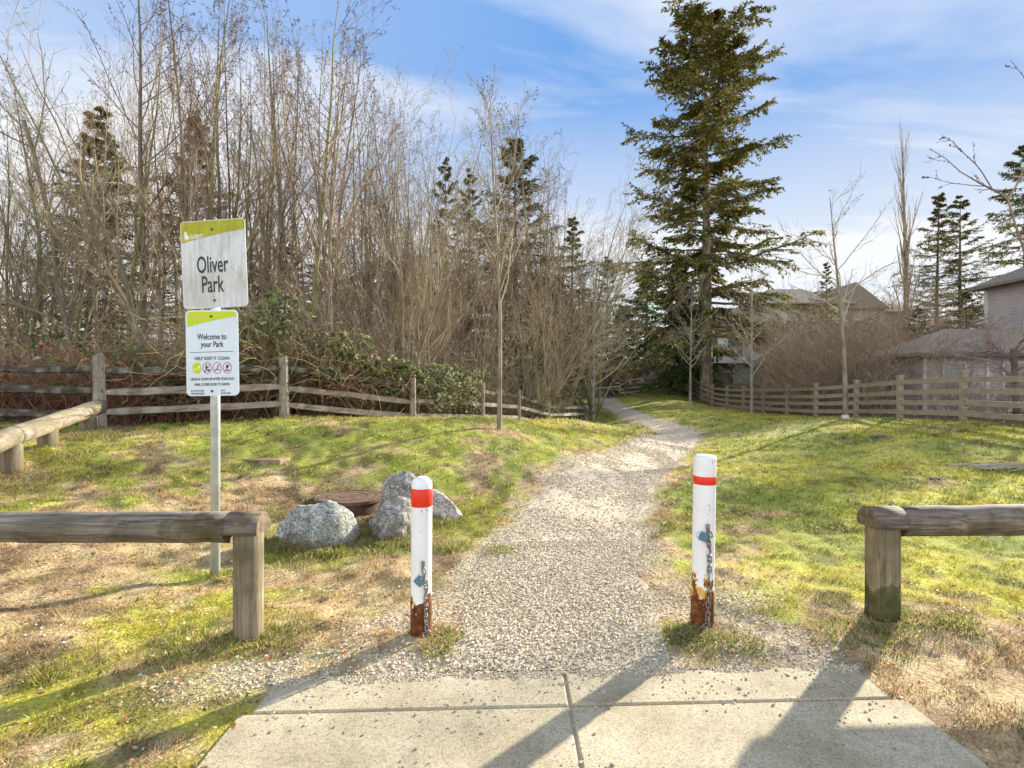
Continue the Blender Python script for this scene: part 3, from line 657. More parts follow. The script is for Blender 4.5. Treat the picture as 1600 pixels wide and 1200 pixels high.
# a few big stones in the verge
n = 500; x = -3 + rg.random(n) * 2.6; y = 2.1 + rg.random(n) * 1.6
k = ~((x > SLAB[0] - .03) & (y < edge_y(x) + .02)); x = x[k]; y = y[k]
V, F, C = pebbles(x, y, .0065 * (.5 + rg.random(len(x)) ** 3 * 1.8)); g.add(V, F, 0, np.clip(C * 1.2, 0, .75))
tag(g.build('loose_gravel', M['stone_bits'], colors=True), 'loose pale crushed gravel strewn over the path and verge', 'gravel', kind='stuff')

def leaves(n, y0, y1, size, p, fn, cols, up=.01):
    x, y = scatter(n, y0, y1, p); k = fn(x, y); x = x[k]; y = y[k]; m = len(x)
    s = size * (.5 + rg.random(m)); a = rg.random(m) * 6.283
    d = np.stack([np.cos(a), np.sin(a), rg.standard_normal(m) * .35], 1); e = np.stack([-np.sin(a), np.cos(a), rg.standard_normal(m) * .45], 1)
    c = np.stack([x, y, Hn(x, y) + up + rg.random(m) * .012], 1)
    V = np.empty((m, 6, 3))
    for i, (p1, p2, pz) in enumerate(((-1, 0, .1), (-.3, .55, .35), (.5, .4, .3), (1, 0, .0), (.4, -.5, .3), (-.4, -.55, .35))):
        V[:, i] = c + (d * p1 + e * p2) * s[:, None]; V[:, i, 2] += pz * s * .5
    C = np.array(cols)[rg.integers(0, len(cols), m)] * (.6 + .8 * rg.random(m))[:, None]
    return V.reshape(-1, 3), (np.arange(m)[:, None] * 6 + np.arange(6)[None]), np.repeat(C, 6, 0)
LC = [(.36, .22, .11), (.24, .13, .06), (.50, .38, .24), (.16, .09, .05), (.44, .20, .07)]
g = MB()
V, F, C = leaves(5500, 2.05, 6.5, .011, .7, lambda x, y: (gravel(x, y) < .5) & ~((x > SLAB[0]) & (x < SLAB[1]) & (y < edge_y(x))) & ((x < -.6) | (rg.random(len(x)) < .35)), LC); g.add(V, F, 0, C)
V, F, C = leaves(2600, 6, 14, .022, 1.0, lambda x, y: (gravel(x, y) < .5) & (behind_left(x, y) < .2) & (fbm(x, y, 2, 2, 77) > .5), LC); g.add(V, F, 0, C)
V, F, C = leaves(14000, 8.2, 26, .035, 1.0, lambda x, y: (behind_left(x, y) > -.1) & (x < 4), LC); g.add(V, F, 0, C)
V, F, C = leaves(2500, 13, 26, .04, 1.0, lambda x, y: x > 12.1, LC); g.add(V, F, 0, C)
tag(g.build('fallen_leaves', M['leaf'], colors=True), 'dry brown fallen leaves littering the grass and fence foot', 'fallen leaves', kind='stuff')

# ------------------------------------------------------------------ houses
def gable(mb, x0, x1, y0, y1, z0, zr, over, mi, th=.14, ridge='x', hip=0.0):
    """roof slab pair with a hip at each end (hip = how far the ridge is pulled in)"""
    x0 -= over; x1 += over; y0 -= over; y1 += over
    for dz in (0, th):
        pass
    if ridge == 'x':
        ym = (y0 + y1) / 2; rid = [(x0 + hip, ym, zr), (x1 - hip, ym, zr)]
    else:
        xm = (x0 + x1) / 2; rid = [(xm, y0 + hip, zr), (xm, y1 - hip, zr)]
    c = [(x0, y0, z0), (x1, y0, z0), (x1, y1, z0), (x0, y1, z0)]
    V = []
    for dz in (0, th): V += [(a, b, cc + dz) for a, b, cc in c] + [(a, b, cc + dz) for a, b, cc in rid]
    Fq = []; Ft = []
    if ridge == 'x':
        Fq += [[6, 7, 11, 10], [8, 9, 10, 11]]; Ft += [[7, 8, 11], [9, 6, 10]]
        Fq += [[1, 0, 4, 5], [3, 2, 5, 4]]; Ft += [[2, 1, 5], [0, 3, 4]]
    else:
        Fq += [[7, 8, 11, 10], [9, 6, 10, 11]]; Ft += [[6, 7, 10], [8, 9, 11]]
        Fq += [[2, 1, 4, 5], [0, 3, 5, 4]]; Ft += [[1, 0, 4], [3, 2, 5]]
    Fq += [[0, 1, 7, 6], [1, 2, 8, 7], [2, 3, 9, 8], [3, 0, 6, 9]]
    mb.add(V, Fq, mi); base = mb.n - 12
    mb.f.append(np.array(Ft) + base); mb.m.append(np.full(len(Ft), mi))
def window(root, x, y, z, w, h, fm, mull=1, pane=None):
    f = MB(); t = .07
    f.box((x, y - .03, z + h / 2 - t / 2), (w, .08, t)); f.box((x, y - .03, z - h / 2 + t / 2), (w, .08, t))
    f.box((x - w / 2 + t / 2, y - .03, z), (t, .08, h - 2 * t)); f.box((x + w / 2 - t / 2, y - .03, z), (t, .08, h - 2 * t))
    for i in range(mull): f.box((x - w / 2 + w * (i + 1) / (mull + 1), y - .03, z), (.05, .07, h - 2 * t))
    f.box((x, y - .06, z - h / 2 - .04), (w + .14, .14, .05))
    fo = f.build('window', fm, root)
    p = MB(); p.box((x, y - .02, z), (w - 2 * t, .02, h - 2 * t)); p.build('pane', M['glass'], fo)

zA = H(17, 23) - .2
hA = empty('house', (0, 0, 0)); tag(hA, 'weathered grey lap siding house with low hipped wing behind the right board fence', 'house')
w = MB(); w.box((20.35, 23.3, (zA + 2.72) / 2), (7.5, 2.6, 2.72 - zA)); w.build('wall', M['siding'], hA)
w = MB(); w.box((29.1, 25.1, 3.3), (10.0, 5.2, 6.2)); w.build('upper_wall', M['siding'], hA)
r = MB(); gable(r, 16.6, 24.1 - .46, 22, 24.6, 2.62, 3.72, .45, 0, hip=2.4); rf = r.build('roof', M['shingle'], hA)
gt = MB(); gt.box((20.1, 21.51, 2.66), (7.9, .08, .13)); gt.build('gutter', M['trimdark'], rf)
r = MB(); gable(r, 24.1, 34.1, 22.5, 27.7, 6.3, 8.1, .5, 0, hip=3.4); r.build('roof', M['shingle'], hA)
window(hA, 17.85, 22, 1.75, .95, 1.3, M['trim'], 0); window(hA, 20.35, 22, 1.75, 1.1, 1.3, M['trim'], 1); window(hA, 22.6, 22, 1.75, 1.5, 1.2, M['trim'], 1)
c = MB(); c.box((16.66, 22 - .03, (zA + 2.6) / 2), (.12, .06, 2.6 - zA)); c.build('corner_board', M['trim'], hA)
c = MB(); c.box((19.2, 22 - .03, (zA + 2.6) / 2), (.10, .06, 2.6 - zA)); c.build('corner_board', M['trim'], hA)
c = MB(); c.box((24.07, 27.62, 4.6), (.06, .16, 3.2)); c.build('corner_board', M['trim'], hA)

hB = empty('house', (0, 0, 0)); tag(hB, 'cream house with a raised balcony beyond the big fir', 'house')
zB = 1.0
w = MB(); w.box((20.4, 54, 5.1), (8.0, 7.5, 3.4)); w.build('wall', M['trim'], hB)
w = MB(); w.box((20.4, 54.2, 2.0), (7.8, 7.3, 2.84)); w.build('lower_wall', M['shadewall'], hB)
w = MB(); w.box((28.6, 57, 5.2), (8.2, 8, 8.0)); w.build('side_wall', M['siding2'], hB)
r = MB(); gable(r, 16.4, 24.4, 50.2, 57.8, 6.8, 8.9, .6, 0, hip=3); r.build('roof', M['shingle'], hB)
r = MB(); gable(r, 24.5, 32.7, 53, 61, 9.2, 11.3, .6, 0, hip=3); r.build('roof', M['shingle'], hB)
b = MB(); b.box((20.3, 49.4, 3.55), (4.8, 1.7, .34)); bo = b.build('balcony', M['trim'], hB)
b = MB()
b.box((20.3, 48.62, 4.72), (4.7, .06, .07)); b.box((20.3, 48.62, 3.84), (4.7, .05, .05))
for i in range(25): b.box((18.0 + i * .19, 48.62, 4.28), (.03, .03, .84))
b.build('railing', M['trim'], bo)
window(hB, 20.6, 50.25, 4.9, 1.5, 2.1, M['trim'], 1); window(hB, 18.5, 50.25, 5.2, 1.1, 1.3, M['trim'], 0); window(hB, 22.6, 50.25, 5.2, 1.1, 1.3, M['trimblue'], 0)
window(hB, 27.3, 53, 7.0, 1.4, 1.5, M['trim'], 1); window(hB, 30.6, 53, 7.0, 1.4, 1.5, M['trim'], 1)
d = MB(); d.box((21.4, 50.4, 2.0), (1.9, .12, 2.1)); d.build('door', M['greenpanel'], hB)

hC = empty('house', (0, 0, 0)); tag(hC, 'distant house with a brown peaked roof above the bare bushes', 'house')
w = MB(); w.box((37, 64, 5), (13, 8, 9)); w.build('wall', M['siding2'], hC)
r = MB(); gable(r, 30.5, 43.5, 60, 68, 9.3, 11.2, .7, 0, hip=1); gable(r, 34.6, 39.2, 57.5, 66, 9.4, 12.3, .4, 0, ridge='y', hip=1.2); r.build('roof', M['shingle'], hC)
w = MB(); w.box((36.9, 61.0, 7), (5.4, 6.5, 5.1)); w.build('gable_wall', M['siding2'], hC)
window(hC, 36.9, 57.75, 7.6, 1.4, 1.4, M['trim'], 1)

# ------------------------------------------------------------------ fences and rails
def rail_log(p0, p1, r, mats, name='rail', parent=None, k=22, notch0=0.0, notch1=0.0, wob=.006, seed=0):
    """round log with end grain; notch = length at that end where the lower half is cut away"""
    p0 = Vector(p0); p1 = Vector(p1); d = (p1 - p0); L = d.length; d.normalize()
    up = Vector((0, 0, 1)); side = d.cross(up).normalized(); up = side.cross(d)
    mb = MB(); rr = random.Random(seed)
    a = np.arange(k) * 2 * math.pi / k
    segs = list(np.linspace(notch0 if notch0 else 0, L - notch1 if notch1 else L, 26))
    rings = []
    for s in segs:
        rad = r * (1 + .012 * math.sin(s * 2.1 + seed)) + rr.uniform(-wob, wob) * .35
        oy, oz = rr.uniform(-wob, wob) * .4, rr.uniform(-wob, wob) * .4
        rings.append([p0 + d * s + side * (rad * math.cos(t) + oy) + up * (rad * math.sin(t) + oz) for t in a])
    V = [list(q) for ring in rings for q in ring]
    idx = np.arange(len(V)).reshape(len(rings), k); A = idx[:-1]; B = idx[1:]
    mb.add(V, np.stack([A, np.roll(A, -1, 1), np.roll(B, -1, 1), B], -1).reshape(-1, 4), 0)
    mb.f.append(np.array([idx[0][::-1]])); mb.m.append(np.array([1])); mb.f.append(np.array([idx[-1]])); mb.m.append(np.array([1]))
    for (n0, s0, s1) in ((notch0, 0, notch0), (notch1, L - notch1, L)):
        if not n0: continue
        pts = [(r * .995 * math.cos(t), r * .995 * math.sin(t)) for t in np.linspace(-.3, math.pi + .3, 15)]
        V = [list(p0 + d * s + side * q[0] + up * q[1]) for s in (s0, s1) for q in pts]
        m = len(pts)
        mb.add(V, [[i, (i + 1) % m, m + (i + 1) % m, m + i] for i in range(m)], 0)
        b0 = mb.n - 2 * m
        mb.f.append(np.array([[b0 + i for i in range(m)][::-1]])); mb.m.append(np.array([1])); mb.f.append(np.array([[b0 + m + i for i in range(m)]])); mb.m.append(np.array([1]))
    o = mb.build(name, mats, parent, smooth=False)
    for pl in o.data.polygons: pl.use_smooth = len(pl.vertices) == 4
    return o
def log_post(x, y, z1, r, m, parent, deep=.25, seed=0, chamf=.012):
    z0 = H(x, y) - deep; mb = MB(); k = 24
    prof = [(r * 1.03, 0), (r * 1.01, .3)] + [(r, q) for q in np.linspace(.4, z1 - z0 - .02, 6)] + [(r - chamf * .3, z1 - z0 - .006), (r - chamf, z1 - z0)]
    mb.lathe(prof, k)
    V = mb.v[0]; a = np.arctan2(V[:, 1], V[:, 0]); f = 1 + .02 * np.sin(3 * a + seed) + .012 * np.sin(7 * a + seed * 2); V[:, 0] *= f; V[:, 1] *= f
    o = mb.build('post', [m, M['endgrain']], parent); o.location = (x, y, z0)
    for pl in o.data.polygons: pl.use_smooth = len(pl.vertices) == 4
    return o
RM = [M['rail_x'], M['endgrain']]
rl = empty('log_barrier', (-1.54, 3.19, 0)); tag(rl, 'low log barrier in front of the park sign, its post stained at the foot', 'log barrier', 'low log barriers beside the entrance')
T = lambda v: (v[0] + 1.54, v[1] - 3.19, v[2])
rail_log(T((-4.6, 3.24, .645)), T((-1.455, 3.19, .662)), .09, RM, parent=rl, notch1=.20, seed=1)
for X_, Y_ in ((-1.545, 3.19), (-4.3, 3.235)):
    o = log_post(X_, Y_, .635, .082, M['rail_z'], rl, seed=X_); o.location = o.location - rl.location
rr_ = empty('log_barrier', (2.31, 3.4, 0)); tag(rr_, 'low log barrier at the right, on a thick post green with moss', 'log barrier', 'low log barriers beside the entrance')
T = lambda v: (v[0] - 2.31, v[1] - 3.4, v[2])
rail_log(T((2.205, 3.38, .645)), T((5.4, 3.5, .65)), .095, RM, parent=rr_, notch0=.20, seed=4)
for X_, Y_, mm in ((2.315, 3.4, M['rail_mossy']), (5.1, 3.48, M['rail_z'])):
    o = log_post(X_, Y_, .63, .094, mm, rr_, seed=X_); o.location = o.location - rr_.location
ls = empty('log_barrier', (-6.0, 7.9, 0)); tag(ls, 'pale log barrier running uphill to the corner of the split rail fence', 'log barrier', 'low log barriers beside the entrance')
LR = [M['rail_y'], M['endgrain']]
pA, pB, pC = Vector((-4.45, 3.3, .62)), Vector((-5.42, 5.9, .93)), Vector((-6.03, 7.95, 1.17))
for q0, q1, sd in ((Vector((-4.5, 3.35, .60)), pB, 7), (pB, pC, 9)):
    rail_log(q0 - ls.location, q1 - ls.location, .108, LR, parent=ls, seed=sd)
for t_ in (.25, .99):
    q = pA.lerp(pB, t_); o = log_post(q.x, q.y, q.z - .07, .10, M['rail_z'], ls, seed=t_); o.location = o.location - ls.location
for t_ in (.34, .83):
    q = pB.lerp(pC, t_); o = log_post(q.x, q.y, q.z - .07, .10, M['rail_z'], ls, seed=t_); o.location = o.location - ls.location

sf = empty('split_rail_fence', (-6.2, 8.2, 0)); tag(sf, 'weathered three rail split cedar fence along the wood at the left', 'fence')
rr = random.Random(3)
tops = [1.06, 1.09, 1.07, 1.02, 1.06, 1.06, 1.0, .92]
for i, (x, y) in enumerate(FEN):
    z = H(x, y); h = tops[i] + .0
    mb = MB(); k = 9
    prof = [(.075, -.3), (.078, .2), (.072, h * .6), (.07, h - .03), (.05, h)]
    mb.lathe(prof, k); Vv = mb.v[0]; a = np.arctan2(Vv[:, 1], Vv[:, 0]); f = 1 + .16 * np.sin(2 * a + i) + .1 * np.sin(5 * a + i * 2); Vv[:, 0] *= f; Vv[:, 1] *= f
    Vv[-k:, 2] += rr.uniform(-.02, .02) + .02 * np.cos(a[-k:])
    o = mb.build('post', M['splitpost'], sf); o.location = Vector((x, y, z)) - sf.location; o.rotation_euler = (rr.uniform(-.02, .02), rr.uniform(-.025, .025), 0)
def split_rail(q0, q1, m, sd):
    r2 = random.Random(sd); n = 9; d = q1 - q0; L = d.length
    mb = MB(); rings = []
    sag = r2.uniform(-.015, .02)
    for i in range(n + 1):
        t = i / n; taper = min(1, .55 + 3.2 * min(t, 1 - t)); hh = .058 * taper * r2.uniform(.9, 1.1); ww = .045 * taper * r2.uniform(.9, 1.1)
        c = (t * L, r2.uniform(-.008, .008), -sag * 4 * t * (1 - t) + r2.uniform(-.006, .006))
        rings += [(c[0], c[1] + a * ww, c[2] + b * hh) for a, b in ((-1, -.8), (-.3, -1.05), (.9, -.9), (1, .5), (.4, 1), (-.8, .9))]
    idx = np.arange(len(rings)).reshape(n + 1, 6); A = idx[:-1]; B = idx[1:]
    mb.add(rings, np.stack([A, np.roll(A, -1, 1), np.roll(B, -1, 1), B], -1).reshape(-1, 4))
    mb.f.append(idx[0][None, ::-1]); mb.m.append(np.zeros(1)); mb.f.append(idx[-1][None]); mb.m.append(np.zeros(1))
    o = mb.build('rail', m, sf); o.location = q0 - sf.location; o.rotation_euler = d.to_track_quat('X', 'Z').to_euler()
for i in range(len(FEN) - 1):
    a = Vector((*FEN[i], H(*FEN[i]))); b = Vector((*FEN[i + 1], H(*FEN[i + 1])))
    for jx, hh in enumerate((.21, .52, .84)):
        off = Vector((0, -.01, rr.uniform(-.02, .02)))
        e0 = Vector((0, 0, hh)) + off; e1 = Vector((0, 0, hh + rr.uniform(-.025, .025))) + off
        dd = (b - a).normalized() * .05
        split_rail(a + e0 - dd, b + e1 + dd, M['splitdark'] if (jx == 2 or i == 0) else M['split'], i * 10 + jx)
bf = empty('board_fence', (12.2, 14.7, 0)); tag(bf, 'brown four board fence with square capped posts along the right lawn', 'fence')
BP = [(12.15, 9.9), (12.2, 12.3), (12.2, 14.7), (12.2, 17.1), (12.65, 20), (12.4, 22.2), (12.45, 24.6), (12.5, 27), (12.56, 29.5), (12.65, 32), (12.7, 34.5), (12.9, 37), (13.1, 39.5), (12.4, 41.8), (10.4, 42.8), (8.6, 43.4)]
BZ = [H(*p) for p in BP]
for (x, y), z in zip(BP, BZ):
    mb = MB(); mb.box((0, 0, .45), (.14, .14, 1.70)); mb.box((0, 0, 1.315), (.19, .19, .03)); mb.box((0, 0, 1.345), (.13, .13, .03))
    o = mb.build('post', M['board'], bf, bevel=.006); o.location = Vector((x, y, z)) - bf.location
    o.rotation_euler = (0, rr.uniform(-.01, .01), rr.uniform(-.03, .03))
for i in range(len(BP) - 1):
    a = Vector((*BP[i], BZ[i])); b = Vector((*BP[i + 1], BZ[i + 1])); d = b - a
    if d.y > abs(d.x): nrm = Vector((-1, 0, 0))
    else: nrm = Vector((0, -1, 0))
    a2 = a + d.normalized() * .075; b2 = b - d.normalized() * .075
    for hh in (.20, .50, .80, 1.12):
        mb = MB(); mb.box((0, 0, 0), ((b2 - a2).length, .035, .145))
        o = mb.build('board', M['board_x'] if 'board_x' in M else M['board'], bf, bevel=.004)
        o.location = (a2 + b2) / 2 + nrm * .03 + Vector((0, 0, hh + rr.uniform(-.012, .012))) - bf.location
        o.rotation_euler = (b2 - a2).to_track_quat('X', 'Z').to_euler(); o.rotation_euler.x += rr.uniform(-.02, .02)

# ------------------------------------------------------------------ bollards
def link_mesh(mb, c, axis_, rot, s=1.0):
    """one chain link: a stretched ring"""
    n = 16; k = 6; R = .0095 * s; Lh = .011 * s; r = .0038 * s
    pts = []
    for i in range(n):
        t = i * 2 * math.pi / n; x = R * math.cos(t); z = R * math.sin(t) + (Lh if math.sin(t) > 0.01 else -Lh if math.sin(t) < -.01 else 0)
        pts.append(Vector((x, 0, z)))
    q = axis_.to_track_quat('Z', 'Y').to_matrix() @ Matrix.Rotation(rot, 3, 'Z')
    ring = []
    for i in range(n):
        T = (pts[(i + 1) % n] - pts[i - 1]).normalized(); B = Vector((0, 1, 0)); Nn = T.cross(B)
        for jj in range(k):
            a = jj * 2 * math.pi / k; ring.append(tuple(q @ (pts[i] + (Nn * math.cos(a) + B * math.sin(a)) * r) + c))
    idx = np.arange(n * k).reshape(n, k); B_ = np.roll(idx, -1, 0)
    mb.add(ring, np.stack([idx, np.roll(idx, -1, 1), np.roll(B_, -1, 1), B_], -1).reshape(-1, 4))
def bollard(x, y, r, h, band, m, label, lean, hook, lockpos, lockrot, dome, foot):
    z = H(x, y)
    t = empty('bollard', (x, y, z), 0); t.rotation_euler = lean; tag(t, label, 'bollard', 'white bollards across the path')
    mb = MB()
    prof = [(r * 1.03, -.2), (r * 1.03, .19), (r, .20)] + [(r, q) for q in np.linspace(.3, h - dome, 8)]
    prof += [(r * math.cos(a) ** .8, h - dome + dome * math.sin(a)) for a in np.linspace(.15, 1.45, 8)]
    mb.lathe(prof, 40); mb.build('post', m, t, smooth=True)
    mb = MB(); mb.lathe([(r, band[0]), (r + .0016, band[0] + .002), (r + .0016, band[1] - .002), (r, band[1])], 40)
    mb.f = mb.f[:1]; mb.m = mb.m[:1]
    mb.build('red_band', M['red'], t, smooth=True)
    # hook plate, chain hanging down the face, padlock
    ch = MB()
    path = [Vector(p) for p in hook]
    # resample
    pts = []; step = .0305
    cum = [0]
    for a, b in zip(path[:-1], path[1:]): cum.append(cum[-1] + (b - a).length)
    s = 0; i = 0
    while s < cum[-1]:
        while s > cum[i + 1]: i += 1
        f = (s - cum[i]) / (cum[i + 1] - cum[i]); pts.append((path[i].lerp(path[i + 1], f), (path[i + 1] - path[i]).normalized())); s += step
    for i, (p, d) in enumerate(pts): link_mesh(ch, p, d, (math.pi / 2) * (i % 2) + .35, 1.12)
    ch.build('chain', M['chain'], t, smooth=True)
    e = MB(); e.box((path[0].x, path[0].y + .004, path[0].z + .012), (.022, .012, .034)); e.build('hook_plate', M['chain'], t, bevel=.002)
    lk = MB(); lk.box((0, 0, 0), (.052, .024, .046)); lo = lk.build('padlock', M['lock'], t, bevel=.004)
    lo.location = lockpos; lo.rotation_euler = (0, lockrot, .1)
    pl_ = MB(); pl_.box((0, -.0125, 0), (.032, .002, .028)); pl_.build('label_plate', M['lockpl'], lo, bevel=.0006)
    sh = MB(); n = 9
    P = np.array([[(.016 * math.cos(a), 0, .022 + .02 * math.sin(a) + (.006 if 0 < a < 3.1 else 0)) for a in np.linspace(0, math.pi, n)]])
    sh.tubes(P, np.full((1, n), .0036), 8); sh.build('shackle', M['galv'], lo, smooth=True)
    return t
rb = .0615
bollard(-.54, 3.23, rb, .93, (.755, .862), M['post_l'], 'white bollard with wide red band near the boulders, domed top', (0, 0.005, 0),
        [(.022, -rb - .012, .42), (.030, -rb - .012, .36), (.040, -rb - .008, .30), (.040, -rb - .006, .10), (.046, -rb - .008, .03), (.018, -rb - .018, .016)],
        (.002, -rb - .017, .335), R_(43), .055, 0)
rb = .066
bollard(1.156, 3.31, rb, 1.035, (.855, .905), M['post_r'], 'taller white bollard with narrow red band, rusted orange and brown at the foot', (0, .018, 0),
        [(-.002, -rb - .012, .60), (.010, -rb - .012, .57), (.004, -rb - .012, .52), (.012, -rb - .008, .48), (.012, -rb - .006, .30), (.008, -rb - .006, .08), (.004, -rb - .012, .03), (-.05, -rb - .03, .02)],
        (-.030, -rb - .016, .555), R_(-68), .022, 0)

# ------------------------------------------------------------------ the sign
def text_mesh(body, size, m, parent, loc, wx=.8, align='CENTER', extr=.0006, bold=0.0, spacing=1.0):
    cu = bpy.data.curves.new('txt', 'FONT'); cu.body = body; cu.size = size; cu.align_x = align; cu.extrude = extr; cu.offset = bold; cu.space_character = spacing; cu.resolution_u = 4
    o = bpy.data.objects.new('txt', cu); COL.objects.link(o)
    dg = bpy.context.evaluated_depsgraph_get()
    me = bpy.data.meshes.new_from_object(o.evaluated_get(dg)); bpy.data.objects.remove(o); bpy.data.curves.remove(cu)
    me.transform(Matrix.Diagonal((wx, 1, 1, 1))); me.transform(Matrix.Rotation(R_(90), 4, 'X'))
    me.materials.clear(); me.materials.append(m)
    for pl in me.polygons: pl.material_index = 0
    q = bpy.data.objects.new('lettering', me); COL.objects.link(q); q.parent = parent; q.location = loc
    return q
def rrect(w, h, r, n=6):
    out = []
    for cx, cz, a0 in ((w / 2 - r, h / 2 - r, 0), (-w / 2 + r, h / 2 - r, 90), (-w / 2 + r, -h / 2 + r, 180), (w / 2 - r, -h / 2 + r, 270)):
        for i in range(n + 1): a = R_(a0 + 90 * i / n); out.append((cx + r * math.cos(a), cz + r * math.sin(a)))
    return out
def flat(name, pts, y0, y1, m, parent, loc=(0, 0, 0)):
    mb = MB(); mb.prism(pts, y0, y1, lambda a, b, c: (a, c, b)); o = mb.build(name, m, parent); o.location = loc
    return o
def banner_pts(w, h, r, yl, yr, ins):
    w2, h2 = w / 2 - ins, h / 2 - ins
    pts = []
    for i in range(7): a = R_(0 + 90 * i / 6); pts.append((w2 - r + r * math.cos(a), h2 - r + r * math.sin(a)))
    for i in range(7): a = R_(90 + 90 * i / 6); pts.append((-w2 + r + r * math.cos(a), h2 - r + r * math.sin(a)))
    zl, zr = h / 2 - yl, h / 2 - yr
    for i in range(15):
        t = i / 14; pts.append((-w2 + 2 * w2 * t, zl + (zr - zl) * (1 - (1 - t) ** 1.35)))
    return pts
sx, sy = -2.28, 4.18
sp = empty('park_sign', (sx, sy, H(sx, sy))); tag(sp, 'two stacked park notice panels on a galvanised pole behind the left log barrier', 'sign')
mb = MB(); mb.lathe([(.034, -.3), (.034, 2.70), (.030, 2.71)], 28); mb.build('pole', M['galv'], sp, smooth=True)
mb = MB(); mb.lathe([(.036, -.01), (.036, .012)], 28); 
W1, H1 = .528, .668; c1 = px(334.5, 412.5, sy - .045); W2, H2 = .395, .652; c2 = px(332, 551.5, sy - .045)
p1 = MB(); p1.prism(rrect(W1, H1, .035), -.0035, 0, lambda a, b, c: (a, c, b)); p1o = p1.build('name_panel', M['sign_old'], sp, bevel=.001)
p1o.location = c1 - sp.location; p1o.rotation_euler = (R_(1.0), R_(-1.8), R_(-6.5))
flat('banner', banner_pts(W1, H1, .028, .165, .085, .007), -.0050, -.0036, M['lime_old'], p1o)
text_mesh('Oliver', .178, M['ink'], p1o, (-.012, -.0045, -.062), .56, bold=.002)
text_mesh('Park', .178, M['ink'], p1o, (-.018, -.0045, -.212), .56, bold=.002)
for q0, q1 in (((-.10, .13), (.03, .03)), ((.13, -.02), (.19, -.09)), ((-.02, .15), (-.018, -.02)), ((.20, -.10), (.235, -.16))):
    dd_ = Vector((q1[0] - q0[0], q1[1] - q0[1])).normalized() * .0011; flat('scratch', [(q0[0] - dd_.y, q0[1] + dd_.x), (q0[0] + dd_.y, q0[1] - dd_.x), (q1[0] + dd_.y * .4, q1[1] - dd_.x * .4), (q1[0] - dd_.y * .4, q1[1] + dd_.x * .4)], -.0040, -.0036, M['scratch'], p1o)
text_mesh('SURREY', .046, M['white'], p1o, (-.182, -.0058, .198), .66, align='LEFT', bold=.0006, spacing=1.05)
flat('emblem', [(-.229, .197), (-.190, .197), (-.190, .216), (-.204, .224), (-.206, .243), (-.228, .262)], -.0065, -.0051, M['white'], p1o)
flat('emblem', [(-.229, .186), (-.205, .190), (-.205, .193), (-.229, .190)], -.0065, -.0051, M['white'], p1o)
p2 = MB(); p2.prism(rrect(W2, H2, .035), -.0035, 0, lambda a, b, c: (a, c, b)); p2o = p2.build('rules_panel', M['sign_new'], sp, bevel=.001)
p2o.location = c2 - sp.location; p2o.rotation_euler = (0, R_(-.9), R_(1.0))
flat('banner', banner_pts(W2, H2, .028, .128, .052, .012), -.0050, -.0036, M['lime_new'], p2o)
text_mesh('CITY OF SURREY', .020, M['cream'], p2o, (-.170, -.0058, .262), .8, align='LEFT')
text_mesh('Welcome to', .063, M['ink_new'], p2o, (0, -.0045, .103), .68, bold=.0009)
text_mesh('your Park', .063, M['ink_new'], p2o, (0, -.0045, .045), .68, bold=.0009)
flat('rule_line', [(-.168, .003), (.162, .009), (.162, .013), (-.168, .007)], -.0045, -.0036, M['ink_new'], p2o)
text_mesh('HELP KEEP IT CLEAN', .036, M['ink_new'], p2o, (-.002, -.0045, -.053), .80, bold=.0004)
text_mesh('LEASH & CLEAN UP AFTER YOUR DOG', .0285, M['ink_new'], p2o, (-.002, -.0045, -.207), .66, bold=.0005)
text_mesh('PARK CLOSED DUSK TO DAWN', .0285, M['ink_new'], p2o, (-.004, -.0045, -.248), .64, bold=.0005)
text_mesh('BY LAW #13480', .020, M['ink_faint'], p2o, (-.163, -.0045, -.293), .68, align='LEFT')
text_mesh('MAX FINE $2,000', .020, M['ink_new'], p2o, (-.163, -.0045, -.314), .66, align='LEFT')
text_mesh('INFO', .020, M['ink_faint'], p2o, (.062, -.0045, -.293), .68, align='LEFT')
text_mesh('604 501 5050', .020, M['ink_new'], p2o, (.062, -.0045, -.314), .64, align='LEFT')
def circ(cx, cz, rx, rz, n=24, a0=0, a1=360): return [(cx + rx * math.cos(R_(a0 + (a1 - a0) * i / n)), cz + rz * math.sin(R_(a0 + (a1 - a0) * i / n))) for i in range(n)]
zc = -.114
def ring(cx, m, parent):
    mb = MB(); n = 32; a = np.arange(n) * 2 * math.pi / n; V = []
    for rx, rz in ((.034, .044), (.0295, .0395)):
        V += [(cx + rx * math.cos(t), -.0048, zc + rz * math.sin(t)) for t in a]
    idx = np.arange(2 * n).reshape(2, n)
    mb.add(V, np.stack([idx[0], np.roll(idx[0], -1), np.roll(idx[1], -1), idx[1]], -1))
    c45, s45 = .0225, .030
    mb.prism([(cx - c45 - .0015, zc - s45 + .0015), (cx - c45 + .0015, zc - s45 - .0015), (cx + c45 + .0015, zc + s45 - .0015), (cx + c45 - .0015, zc + s45 + .0015)], -.0056, -.0050, lambda p, q, c: (p, c, q))
    return mb.build('prohibition_ring', m, parent)
flat('green_disc', circ(-.117, zc, .034, .044), -.0047, -.0037, M['lime_new'], p2o)
d = MB()
d.prism(circ(-.100, zc + .006, .012, .012, 12), -.0056, -.0048, lambda p, q, c: (p, c, q)); d.prism([(-.143, zc - .004), (-.112, zc - .004), (-.108, zc - .022), (-.114, zc - .022), (-.117, zc - .012), (-.134, zc - .012), (-.137, zc - .022), (-.143, zc - .022)], -.0056, -.0048, lambda p, q, c: (p, c, q))
d.build('pictogram', M['cream'], p2o)
